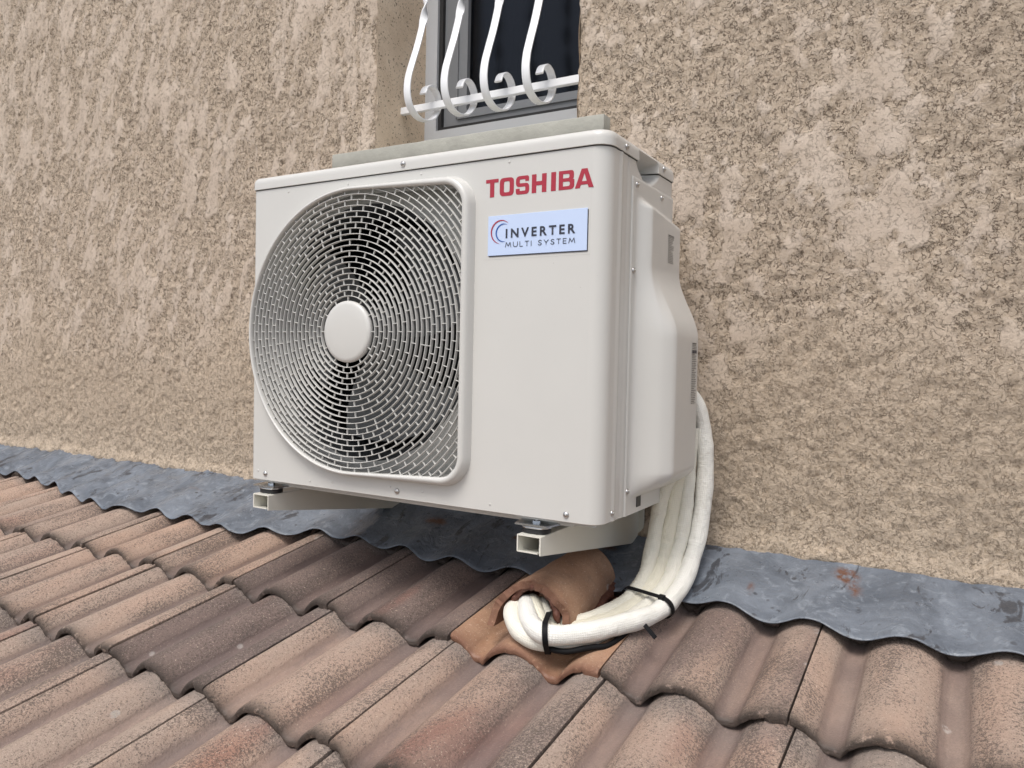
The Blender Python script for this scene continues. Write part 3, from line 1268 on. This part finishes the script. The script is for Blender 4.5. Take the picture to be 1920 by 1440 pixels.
def plan_lid(inset, rad):
    x0, x1, y0, y1 = -.0025 + inset, W + .0028 - inset, YF - .0028 + inset, YB + .003 - inset
    P = []
    def seg(a, b, n_):
        for k in range(n_):
            t = k / n_
            P.append((a[0] + (b[0] - a[0]) * t, a[1] + (b[1] - a[1]) * t))
    rl = max(rad * .35, .003)
    def arc(cx, cy, a0, rr_):
        for k in range(8):
            a = math.radians(a0 + 90 * k / 8)
            P.append((cx + rr_ * math.cos(a), cy + rr_ * math.sin(a)))
    seg((x0 + rl, y0), (x1 - rad, y0), 30)
    arc(x1 - rad, y0 + rad, -90, rad)
    seg((x1, y0 + rad), (x1, y1 - rl), 70)
    arc(x1 - rl, y1 - rl, 0, rl)
    seg((x1 - rl, y1), (x0 + rl, y1), 20)
    arc(x0 + rl, y1 - rl, 90, rl)
    seg((x0, y1 - rl), (x0, y0 + rl), 20)
    arc(x0 + rl, y0 + rl, 180, rl)
    return np.array(P)


layers = []
h0, h1 = .6030, .6290
for z, ins, sc in ((h0, .0018, 1), (h0 + .0006, .0, 1), (h0 + .006, 0, .9), (h0 + .012, 0, .55), (h0 + .016, 0.0003, .15), (h0 + .019, .0012, 0), (h0 + .022, .0028, 0), (h0 + .0245, .0055, 0), (h1 - .0002, .010, 0), (h1, .016, 0)):
    P = plan_lid(ins, max(r - ins * .6, .01))
    x = P[:, 0].copy()
    dd = .040 * sstep(.0475, .040, np.abs(P[:, 1] + .262)) * (P[:, 0] > W - .03) * sc
    x -= dd
    layers.append(np.stack([x, P[:, 1], np.full(len(P), z)], -1))
n = len(layers[0])
V = np.concatenate(layers)
F = [(i * n + k, i * n + (k + 1) % n, (i + 1) * n + (k + 1) % n, (i + 1) * n + k) for i in range(len(layers) - 1) for k in range(n)]
F.append(tuple((len(layers) - 1) * n + k for k in range(n)))
upart("lid", pyd(V, F), M_WHITE, 50)

# service cover with the pipe bulge
YC0, YC1 = -.3345, -.1345
ny, nzz = 90, 190
ys = np.linspace(YC0, YC1, ny)
zz = np.linspace(.001, .5745, nzz)
Yg, Zg = np.meshgrid(ys, zz, indexing='ij')
topz = .548 - (Yg + .31) * .10
A_up = .020 * sstep(topz, topz - .022, Zg)
A_lo = .040 * sstep(.430, .305, Zg)
botf = sstep(.028, .074, Zg) ** .5
A_up *= botf
A_lo *= botf
fr = sstep(-.318, -.288 + 0.0, Yg)
fr2 = sstep(-.324, -.262, Yg)
re = sstep(-.136, -.146, Yg)
corner = sstep(YC0, YC0 + .002, Yg) * sstep(.5745, .573, Zg)
rc = np.hypot(np.clip(YC0 + .008 - Yg, 0, 1), np.clip(Zg - .5665, 0, 1))
X3 = W + .0002 + .0022 * corner * sstep(.0088, .0074, rc) + A_up * fr * re + A_lo * fr2 * re
me = grid_mesh(np.stack([X3, Yg, Zg], -1).reshape(-1, 3), ny, nzz)
cover = upart("service_cover", me, M_WHITE, True)


def cover_x(y, z):
    i = np.argmin(abs(ys - y))
    j = np.argmin(abs(zz - z))
    return X3[i, j]


# dark opening for the screw at the foot of the cover
m = MB()
m.box(W + .0004, W + .0036, -.283, -.264, .010, .036)
upart("drain_slot", pyd(m.v, m.f), M_BLACK, False)

# screws
m = MB()
m.lathe([(.0042, 0), (.0042, .0008), (.0038, .0019), (.0024, .0027), (.0008, .0030)], (0, 0, 0), (0, -1, 0), 16)
m.box(-.0021, .0021, -.00325, -.0028, -.00035, .00035)
m.box(-.00035, .00035, -.00325, -.0028, -.0021, .0021)
scr = pyd(m.v, m.f)
scr.name = "screw"
scr.materials.append(M_STEEL)
scr.polygons.foreach_set('use_smooth', [True] * len(scr.polygons))


def screw(x, y, z, side=False):
    o = bpy.data.objects.new("screw", scr)
    C.objects.link(o)
    o.parent = unit
    o.location = Vector((x, y, z)) - UO
    o.scale = (1.25, 1.25, 1.25)
    o.rotation_euler = (0, random.random() * 3, math.pi / 2 if side else 0) if not side else (random.random() * 3 * 0, 0, math.pi / 2)


for x, z in ((.396, .6145), (.043, .015), (.392, .015), (.741, .0135)):
    screw(x, YF - (.0028 if z > .5 else 0), z)
for y, z in ((-.384, .015), (-.3265 + .0, .043), (-.317, .562), (-.196, .562), (-.324, .417)):
    screw(W + .0022 if y > -.34 else W, y, z, True)
screw(W + .0028, -.367, .613, True)
screw(W + .0028, -.190, .616, True)
# small dimples along the panel edge
m = MB()
m.lathe([(.0022, 0), (.0018, .0006), (.0008, .0009)], (0, 0, 0), (0, -1, 0), 10)
dim = pyd(m.v, m.f)
dim.materials.append(M_WHITE)
dim.name = "dimple"
for x, z in ((.10, .592), (.26, .592), (.435, .593), (.02, .02), (.17, .012), (.23, .016), (.375, .021), (.45, .02), (.595, .014), (.62, .594)):
    o = bpy.data.objects.new("dimple", dim)
    C.objects.link(o)
    o.parent = unit
    o.location = Vector((x, YF - .0002, z)) - UO


# --------------------------------------------------------------- lettering
def rpoly(pts):
    """pts: (x, y[, radius]) -> rounded outline"""
    out = []
    n = len(pts)
    for i in range(n):
        p = np.array(pts[i][:2], float)
        rd = pts[i][2] if len(pts[i]) > 2 else 0
        if rd <= 0:
            out.append(tuple(p))
            continue
        a = np.array(pts[i - 1][:2], float) - p
        b = np.array(pts[(i + 1) % n][:2], float) - p
        la, lb = np.linalg.norm(a), np.linalg.norm(b)
        rd = min(rd, la * .5, lb * .5)
        pa, pb = p + a / la * rd, p + b / lb * rd
        for k in range(6):
            t = k / 5
            out.append(tuple((1 - t) ** 2 * pa + 2 * t * (1 - t) * p + t * t * pb))
    return out


s = .27          # stroke
h = .20
LET = {
    'T': (.84, [[(0, 1), (0, 1 - h), (.42 - s / 2 - .01, 1 - h), (.42 - s / 2 - .01, 0), (.42 + s / 2 + .01, 0), (.42 + s / 2 + .01, 1 - h), (.84, 1 - h), (.84, 1)]]),
    'O': (.93, [[(0, 0, .26), (.93, 0, .26), (.93, 1, .26), (0, 1, .26)], [(.28, .20, .10), (.28, .80, .10), (.65, .80, .10), (.65, .20, .10)]]),
    'S': (.86, [[(0, 0, .22), (.86, 0, .24), (.86, .60, .24), (.25, .60, .06), (.25, .81, .06), (.60, .81, .05), (.60, .70), (.84, .70), (.84, 1, .24), (0, 1, .26), (0, .41, .24), (.61, .41, .06), (.61, .19, .06), (.25, .19, .05), (.25, .32), (0, .32)]]),
    'H': (.92, [[(0, 0), (.285, 0), (.285, .39), (.635, .39), (.635, 0), (.92, 0), (.92, 1), (.635, 1), (.635, .61), (.285, .61), (.285, 1), (0, 1)]]),
    'I': (.30, [[(0, 0), (.30, 0), (.30, 1), (0, 1)]]),
    'B': (.94, [[(0, 0), (.94, 0, .24), (.94, .52, .13), (.84, .53), (.91, .60, .1), (.91, 1, .24), (0, 1)], [(.26, .18), (.26, .42), (.67, .42, .1), (.67, .18, .1)], [(.26, .60), (.26, .82), (.64, .82, .09), (.64, .60, .09)]]),
    'A': (1.10, [[(0, 0), (.29, 0), (.35, .17), (.75, .17), (.81, 0), (1.10, 0), (.72, 1), (.38, 1)], [(.41, .35), (.55, .76), (.69, .35)]]),
}
gaps = [.085, .13, .16, .28, .17, .04]
word = "TOSHIBA"
tot = sum(LET[c][0] for c in word) + sum(gaps)
x = 0
LH = .0305
sx = .2015 / tot
for i, c in enumerate(word):
    wd, outl = LET[c]
    me = curve_fill([rpoly(q) for q in outl])
    a_ = mesh_np(me)
    set_np(me, np.stack([.5745 + (x + a_[:, 0]) * sx, np.full(len(a_), YF - .0006), .5375 + a_[:, 1] * LH], -1))
    upart("letter", me, M_RED, False)
    x += wd + (gaps[i] if i < len(gaps) else 0)

# badge
film = MB()
film.add([(.570, YF - .0002, .432), (.772, YF - .0002, .432), (.772, YF - .0002, .5745), (.570, YF - .0002, .5745)], [(0, 1, 2, 3)])
upart("print_film", pyd(film.v, film.f), M_WHITE, False)
me = rbox(.581, .767, YF - .0014, YF - .0002, .4385, .5055, .0002, 1)
badge = upart("badge", me, M_BADGE, False, label="pale blue inverter badge with dark shadow lines drawn along its lower and right edges")
m = MB()  # shadow lines below and right of the badge, drawn in as dark strips
m.box(.5835, .7685, YF - .0012, YF - .00025, .4368, .4383)
m.box(.7672, .7685, YF - .0012, YF - .00025, .4383, .503)
upart("badge_shadow", pyd(m.v, m.f), M_INK, False, badge)


def place_text(me, x0, z0, wid, hei, y, mat, name):
    a_ = mesh_np(me)
    mn, mx = a_.min(0), a_.max(0)
    X_ = x0 + (a_[:, 0] - mn[0]) / (mx[0] - mn[0]) * wid
    Z_ = z0 + (a_[:, 1] - mn[1]) / (mx[1] - mn[1]) * hei
    set_np(me, np.stack([X_, np.full(len(a_), y), Z_], -1))
    return upart(name, me, mat, False, badge)


place_text(text_mesh("INVERTER", 1, 1.45, .028), .6165, .4665, .130, .0155, YF - .0020, M_INK, "badge_word")
STROKES = {
    'M': (.95, [[(0, 0), (.14, 1), (.475, .22), (.81, 1), (.95, 0)]]),
    'U': (.72, [[(0, 1), (0, .3), (.1, .08), (.36, 0), (.62, .08), (.72, .3), (.72, 1)]]),
    'L': (.48, [[(0, 1), (0, 0), (.48, 0)]]),
    'T': (.62, [[(0, 1), (.62, 1)], [(.31, 1), (.31, 0)]]),
    'I': (.0, [[(0, 0), (0, 1)]]),
    'S': (.56, [[(.54, .86), (.40, .98), (.18, .98), (.04, .80), (.12, .60), (.44, .42), (.56, .22), (.42, .02), (.16, 0), (0, .18)]]),
    'Y': (.70, [[(0, 1), (.35, .45), (.70, 1)], [(.35, .45), (.35, 0)]]),
    'E': (.50, [[(.5, 0), (0, 0), (0, 1), (.5, 1)], [(0, .52), (.46, .52)]]),
}


def stroke_text(word, x0, z0, total, hgt, lw, gap):
    ws = sum(STROKES[c][0] if c != ' ' else .35 for c in word)
    k = (total - gap * (len(word) - 1)) / ws
    m = MB()
    x, lay = x0, 0
    for c in word:
        if c == ' ':
            x += .35 * k + gap
            continue
        wd, lines = STROKES[c]
        for ln in lines:
            for (a, b), (c2, d2) in zip(ln[:-1], ln[1:]):
                p, q = np.array([x + a * k, z0 + b * hgt]), np.array([x + c2 * k, z0 + d2 * hgt])
                d = (q - p) / np.linalg.norm(q - p)
                nn = np.array([-d[1], d[0]]) * lw / 2
                e = d * lw * .35
                y = YF - .0020 - .00003 * (lay % 4)
                lay += 1
                m.add([(v[0], y, v[1]) for v in (p - e - nn, q + e - nn, q + e + nn, p - e + nn)], [(0, 1, 2, 3)])
        x += wd * k + gap
    return upart("badge_line", pyd(m.v, m.f), M_INK, False, badge)


stroke_text("MULTI SYSTEM", .6165, .4515, .1295, .0078, .0011, .0046)


def crescent(cx, cz, r0, a0, a1, w, name, mat):
    Pout, Pin = [], []
    for k in range(41):
        t = k / 40
        a = math.radians(a0 + (a1 - a0) * t)
        ww = w * math.sin(math.pi * t) ** .7 + .00015
        Pout.append((cx + (r0 + ww / 2) * math.cos(a), cz + (r0 + ww / 2) * math.sin(a)))
        Pin.append((cx + (r0 - ww / 2) * math.cos(a), cz + (r0 - ww / 2) * math.sin(a)))
    V = [(p[0], YF - .0020, p[1]) for p in Pout + Pin]
    F = [(k, k + 1, 41 + k + 1, 41 + k) for k in range(40)]
    upart(name, pyd(V, F), mat, False, badge)


crescent(.6075, .4775, .0195, 45, 262, .0024, "red_arc", M_RED)
crescent(.6125, .4760, .0148, 62, 285, .0024, "blue_arc", M_BLUE)


# rating stickers: small unreadable print
def print_block(pts_fn, rows, width, height, name, seed, heads=True):
    rnd = random.Random(seed)
    m = MB()
    z = 0.0
    dz = height / rows
    for r_ in range(rows):
        u = 0.0
        end = width * rnd.choice([1, .95, .8, .6, 1, .9])
        while u < end - .001:
            wl_ = min(rnd.uniform(.0018, .005), end - u)
            t = dz * (.42 if r_ else .7)
            V = [pts_fn(u, z), pts_fn(u + wl_, z), pts_fn(u + wl_, z + t), pts_fn(u, z + t)]
            m.add(V, [(0, 1, 2, 3)])
            u += wl_ + rnd.uniform(.0005, .0012)
        z += dz
    return upart(name, pyd(m.v, m.f), M_GREYINK, False, label="small dark printed text block")


def on_cover(y0, ztop):
    def f(u, z):
        yy, z2 = y0 + u, ztop - z
        return (cover_x(yy, z2) + .0008, yy, z2)
    return f


print_block(on_cover(-.182, .300), 34, .026, .112, "print_block", 3)
print_block(on_cover(-.212, .493), 17, .030, .052, "print_block", 5)


def on_side(u, z):
    return (W + .0006, -.174 + u, .556 - z)


print_block(on_side, 14, .030, .085, "print_block", 9)
m = MB()
cxl = cover_x(-.17, .285) + .0011
m.add([(cxl, -.182, .287), (cxl, -.157, .287), (cxl, -.157, .281), (cxl, -.182, .281)], [(0, 1, 2, 3)])
upart("print_bar", pyd(m.v, m.f), M_INK, False)


# ------------------------------------------------------------------ brackets
def bracket(x0, label, rod):
    x1 = x0 + .045
    b = empty("wall_bracket", label, "bracket", (x0 + .0225, 0, -.07), "brackets carrying the air conditioner")
    BO = Vector(b.location)
    yf_, ytap, yw = -.4455, -.048, -.0115
    zt = -.0262
    m = MB()
    t = .0022
    # U channel open to the front: top, two cheeks, narrow returns at the bottom
    sec = []
    def ring(y, zb):
        return [(x0, y, zb), (x0, y, zt), (x1, y, zt), (x1, y, zb), (x1 - t, y, zb), (x1 - t, y, zt - t), (x0 + t, y, zt - t), (x0 + t, y, zb + t), (x1 - .016, y, zb + t), (x1 - .016, y, zb)]
    sect = [(yf_, -.0555), (-.05, -.112), (yw, -.112)]
    V = []
    for y, zb in sect:
        V += [(x0 + .001, y, zb), (x0, y, zb + .001), (x0, y, zt - .001), (x0 + .001, y, zt), (x1 - .001, y, zt), (x1, y, zt - .001), (x1, y, zb - .002),
              (x1 - t, y, zb - .002), (x1 - t, y, zt - t), (x0 + t, y, zt - t), (x0 + t, y, zb + t), (x1 - .006, y, zb + t), (x1 - .006, y, zb)]
    n = 13
    F = [(i * n + k, (i + 1) * n + k, (i + 1) * n + (k + 1) % n, i * n + (k + 1) % n) for i in range(len(sect) - 1) for k in range(n)]
    # end caps as quads of the sheet thickness
    capq = [(2, 3, 9), (3, 4, 8, 9), (4, 5, 8), (5, 6, 7, 8), (1, 2, 9, 10), (0, 1, 10), (0, 10, 11, 12)]
    for c_ in capq:
        F.append(tuple(c_))
    m.add([tuple(Vector(v) - BO) for v in V], F)
    m.build("arm", M_ARM, b, 30)
    me = rbox(x0 - .012, x1 + .012, -.0115, -.0055, -.145, .42, .001, 1)
    a_ = mesh_np(me)
    set_np(me, a_ - np.array(BO))
    link("wall_plate", me, M_ARM, b, 30)
    # rubber mount, washers and bolt under the unit's foot
    cx, cy = x0 + .021, -.4155
    def stadium(hx, hy, z0, z1, bev):
        P = []
        for k in range(24):
            a = 2 * math.pi * k / 24
            P.append((math.copysign(1, math.cos(a)) * (hx - hy) + hy * math.cos(a), hy * math.sin(a)))
        V, n_ = [], 24
        for z, s_ in ((z0, 1 - bev), (z0 + .001, 1), (z1 - .001, 1), (z1, 1 - bev)):
            V += [(cx + p[0] * s_, cy + p[1] * s_, z) for p in P]
        F = [(i * n_ + k, i * n_ + (k + 1) % n_, (i + 1) * n_ + (k + 1) % n_, (i + 1) * n_ + k) for i in range(3) for k in range(n_)]
        F += [tuple(range(n_))[::-1], tuple(3 * n_ + k for k in range(n_))]
        return [tuple(Vector(v) - BO) for v in V], F
    link("rubber_mount", pyd(*stadium(.025, .019, zt + .0003, zt + .0085, .12)), M_BLACK, b, 50)
    link("washer", pyd(*stadium(.027, .0195, zt + .0085, zt + .0125, .05)), M_ZINC, b, 50)
    m = MB()
    m.lathe([(.011, 0), (.0115, .001), (.011, .002)], tuple(Vector((cx, cy, zt + .0125)) - BO), (0, 0, 1), 20)
    m.lathe([(.0072, 0), (.0075, .001), (.0072, .0055), (.006, .0065)], tuple(Vector((cx, cy, zt + .0145)) - BO), (0, 0, 1), 6)
    m.lathe([(.0035, 0), (.0035, .006), (.003, .007)], tuple(Vector((cx, cy, zt + .0205)) - BO), (0, 0, 1), 12)
    m.build("bolt", M_ZINC, b, 30)
    if rod:
        m = MB()
        m.lathe([(.0035, 0), (.0035, .028)], tuple(Vector((x1 - .0068, -.432, -.056)) - BO), (0, 0, 1), 12)
        m.build("threaded_rod", M_ZINC, b, 40)
    return b


bracket(.0215, "cream steel wall bracket under the fan side of the air conditioner", False)
bracket(.6575, "cream steel wall bracket beside the white pipes with threaded rod in its open end", True)
# feet of the unit resting on the mounts
for x in (.0425, .6785):
    m = MB()
    V = []
    for z in (-.0125, -.0095):
        V += [(x - .030, -.438, z), (x + .030, -.438, z), (x + .045, -.36, z), (x + .045, -.14, z), (x - .045, -.14, z), (x - .045, -.36, z)]
    m.add(V, [(5, 4, 3, 2, 1, 0), (6, 7, 8, 9, 10, 11), (0, 1, 7, 6), (1, 2, 8, 7), (2, 3, 9, 8), (3, 4, 10, 9), (4, 5, 11, 10), (5, 0, 6, 11)])
    upart("foot", pyd(m.v, m.f), M_ZINC, False)


# ------------------------------------------------------------------ pipes
def cam_pt(u, v, y):
    """where the line of sight through a photo pixel meets the vertical plane at depth y"""
    d = R.T @ np.array([(u - 960) / 1444., -(v - 720) / 1444., -1.])
    t = (y - CAM[1]) / d[1]
    return np.array(CAM) + d * t


def tube(path, rad, seed, nseg=20, wr=.0012):
    P = catmull(path, 14)
    # uniform resample
    dl = np.r_[0, np.cumsum(np.linalg.norm(np.diff(P, axis=0), axis=1))]
    L = dl[-1]
    n = int(L / .0035)
    s_ = np.linspace(0, L, n)
    P = np.stack([np.interp(s_, dl, P[:, i]) for i in range(3)], -1)
    for _ in range(6):
        P[1:-1] = (P[:-2] + 2 * P[1:-1] + P[2:]) / 4
    T = np.gradient(P, axis=0)
    T /= np.linalg.norm(T, axis=1)[:, None]
    curv = np.linalg.norm(np.gradient(T, axis=0), axis=1) / .0035
    cn = np.gradient(T, axis=0)
    s0 = np.cross(T[0], [0, 0, 1.])
    if np.linalg.norm(s0) < .1:
        s0 = np.cross(T[0], [0, 1., 0])
    s0 /= np.linalg.norm(s0)
    V = np.empty((n, nseg + 1, 3))
    for k in range(n):
        s0 = s0 - T[k] * np.dot(s0, T[k])
        s0 /= np.linalg.norm(s0)
        u0 = np.cross(T[k], s0)
        cdir = cn[k] / (np.linalg.norm(cn[k]) + 1e-9)
        for q in range(nseg + 1):
            a = 2 * math.pi * (q % nseg) / nseg
            d = s0 * math.cos(a) + u0 * math.sin(a)
            inner = max(0, float(d @ cdir)) * min(1, curv[k] / 9)
            r_ = rad * (1 + .03 * math.sin(s_[k] * 70 + seed)) - inner * wr * 1.6 * (.5 + .5 * math.sin(s_[k] * 2 * math.pi / .0085 + seed))
            r_ += (vnoise(np.array([s_[k] * 60]), math.cos(a) * 1.5 + 5, math.sin(a) * 1.5 + 5, seed)[0] - .5) * .0018
            V[k, q] = P[k] + d * r_
    me = grid_mesh(V.reshape(-1, 3), n, nseg + 1)
    uv = me.uv_layers.new(name="UVMap")
    li = np.empty(len(me.loops), dtype=np.int32)
    me.loops.foreach_get('vertex_index', li)
    U_ = np.stack([s_[li // (nseg + 1)], (li % (nseg + 1)) * 2 * math.pi * rad / nseg], -1)
    uv.data.foreach_set('uv', U_.astype(np.float32).ravel())
    return me, P


def pp(l):
    return [cam_pt(*q) if q[0] > 5 else np.array(q) for q in l]


TUBES = [
    # innermost: leaves under the cover beside the bracket
    ("white pipe sleeve nearest the bracket, innermost of the bundle", .0150, .75,
     pp([(1262, 880, -.150), (1243, 925, -.150), (1232, 975, -.150), (1222, 1030, -.165), (1206, 1085, -.205), (1172, 1128, -.262), (1115, 1158, -.33), (1060, 1171, -.365), (1032, 1166, -.380), (1021, 1146, -.378), (1016, 1134, -.36), (1012, 1136, -.31)])),
    ("yellowish white pipe sleeve second from the bracket, wrinkled at its bend", .0165, 1.0,
     pp([(1282, 850, -.125), (1266, 910, -.125), (1256, 975, -.128), (1243, 1035, -.145), (1225, 1090, -.195), (1185, 1137, -.262), (1115, 1172, -.345), (1050, 1186, -.395), (1018, 1174, -.410), (1004, 1148, -.400), (999, 1130, -.375), (998, 1132, -.32)])),
    ("white pipe sleeve third from the bracket, lying lowest where it loops into the hood", .0165, .55,
     pp([(1296, 800, -.105), (1290, 870, -.100), (1284, 960, -.105), (1270, 1030, -.125), (1250, 1092, -.185), (1208, 1142, -.262), (1130, 1188, -.36), (1060, 1203, -.418), (1008, 1202, -.440), (971, 1180, -.435), (960, 1152, -.415), (968, 1136, -.38), (985, 1135, -.34)])),
    ("thick white pipe sleeve arching outermost from behind the bulged cover", .0178, .15,
     pp([(1268, 738, -.120), (1288, 738, -.112), (1308, 765, -.098), (1319, 815, -.085), (1322, 890, -.080), (1314, 975, -.090), (1300, 1040, -.120), (1276, 1100, -.185), (1230, 1148, -.280), (1140, 1177, -.375), (1075, 1189, -.425), (1026, 1190, -.452), (1000, 1174, -.440), (990, 1152, -.418), (988, 1134, -.385), (992, 1132, -.33)])),
]
tube_paths = []
for i, (lab, rad, yel, pth) in enumerate(TUBES):
    me, P = tube(pth, rad * .93, 3 + i * 5, wr=.0022)
    o = link("insulated_pipe", me, M_SLEEVE, None, True)
    o.color = (yel, 0, 0, 1)
    tag(o, lab, "pipe", "insulated pipes of the air conditioner")
    tube_paths.append((P, rad))


# cable ties round the bundle
def hull(pts):
    pts = sorted(map(tuple, pts))
    def half(ps):
        h_ = []
        for p in ps:
            while len(h_) > 1 and (h_[-1][0] - h_[-2][0]) * (p[1] - h_[-2][1]) - (h_[-1][1] - h_[-2][1]) * (p[0] - h_[-2][0]) <= 0:
                h_.pop()
            h_.append(p)
        return h_
    a, b = half(pts), half(pts[::-1])
    return a[:-1] + b[:-1]


def cable_tie(px, label, wid=.0092, tilt=0):
    c0 = cam_pt(*px)
    near = []
    for P, rad in tube_paths:
        k = int(np.argmin(np.linalg.norm(P - c0, axis=1)))
        near.append((P[k], P[min(k + 3, len(P) - 1)] - P[max(0, k - 3)], rad))
    T = sum(t / np.linalg.norm(t) for _, t, _ in near)
    T /= np.linalg.norm(T)
    vw = c0 - np.array(CAM)
    vw /= np.linalg.norm(vw)
    T = T * math.cos(tilt) + np.cross(vw, T) * math.sin(tilt)
    cc = sum(p for p, _, _ in near) / len(near)
    s1 = np.cross(T, [0, 0, 1.]); s1 /= np.linalg.norm(s1)
    u1 = np.cross(s1, T)
    pts = []
    for P, rad in tube_paths:
        # crossing of this tube with the tie's plane
        dd = (P - cc) @ T
        cand = np.where(np.linalg.norm(P - cc, axis=1) < .08)[0]
        k = cand[np.argmin(abs(dd[cand]))]
        q = P[k] - cc
        for a in np.linspace(0, 2 * math.pi, 28, endpoint=False):
            pts.append((q @ s1 + (rad + .0014) * math.cos(a), q @ u1 + (rad + .0014) * math.sin(a)))
    hl = hull(pts)
    hl = np.array(hl)
    n = len(hl)
    cen = hl.mean(0)
    V = []
    for (a, b) in hl:
        o_ = np.array([a, b]) - cen
        o_ = o_ / np.linalg.norm(o_) * .0013
        for (da, dw) in ((0, -1), (1, -1), (1, 1), (0, 1)):
            V.append(cc + s1 * (a + o_[0] * da) + u1 * (b + o_[1] * da) + T * dw * wid / 2)
    F = [(i * 4 + j, ((i + 1) % n) * 4 + j, ((i + 1) % n) * 4 + (j + 1) % 4, i * 4 + (j + 1) % 4) for i in range(n) for j in range(4)]
    return V, F, cc, s1, u1, T, hl


def orient_box(m, c, ex, ey, ez, hx, hy, hz):
    V = [c + ex * a * hx + ey * b * hy + ez * d * hz for a in (-1, 1) for b in (-1, 1) for d in (-1, 1)]
    m.add(V, [(0, 1, 3, 2), (4, 6, 7, 5), (0, 4, 5, 1), (2, 3, 7, 6), (0, 2, 6, 4), (1, 5, 7, 3)])


V, F, cc, s1, u1, T, hl = cable_tie((1212, 1132, -.25), "")
t1 = link("cable_tie", pyd(V, F), M_TIE, None, 40)
tag(t1, "black cable tie round the pipes at their upper bend, with a loose tail below", "cable tie", "black cable ties round the pipes")
m = MB()
hd = cam_pt(1204, 1118, -.315)
k = int(np.argmin([np.linalg.norm(cc + s1 * a + u1 * b - hd) for a, b in hl]))
hc = cc + s1 * hl[k][0] + u1 * hl[k][1]
orient_box(m, hc, s1, T, u1, .0055, .0045, .0035)
m.build("buckle", M_TIE, t1, False)
m = MB()
a0, a1 = cam_pt(1209, 1172, -.36), cam_pt(1229, 1196, -.375)
dr = (a1 - a0) / np.linalg.norm(a1 - a0)
sd_ = np.cross(dr, [0, -1., .4]); sd_ /= np.linalg.norm(sd_)
orient_box(m, (a0 + a1) / 2, dr, sd_, np.cross(dr, sd_), np.linalg.norm(a1 - a0) / 2, .0035, .0010)
m.build("tie_tail", M_TIE, t1, False)
V, F, cc, s1, u1, T, hl = cable_tie((1034, 1188, -.42), "", .0092, -.35)
t2 = link("cable_tie", pyd(V, F), M_TIE, None, 40)
tag(t2, "black cable tie round the pipes just in front of the terracotta hood", "cable tie", "black cable ties round the pipes")

# black cable slung under the bundle
me, _ = tube(pp([(1285, 960, -.09), (1262, 1060, -.15), (1215, 1140, -.25), (1150, 1205, -.375), (1110, 1213, -.41), (1060, 1222, -.44), (1025, 1214, -.445), (1005, 1196, -.43), (985, 1170, -.40), (985, 1140, -.34)]), .0048, 2, 10, 0)
o = link("power_cable", me, M_TIE, None, True)
tag(o, "thin black cable showing below the white pipe bundle", "cable")
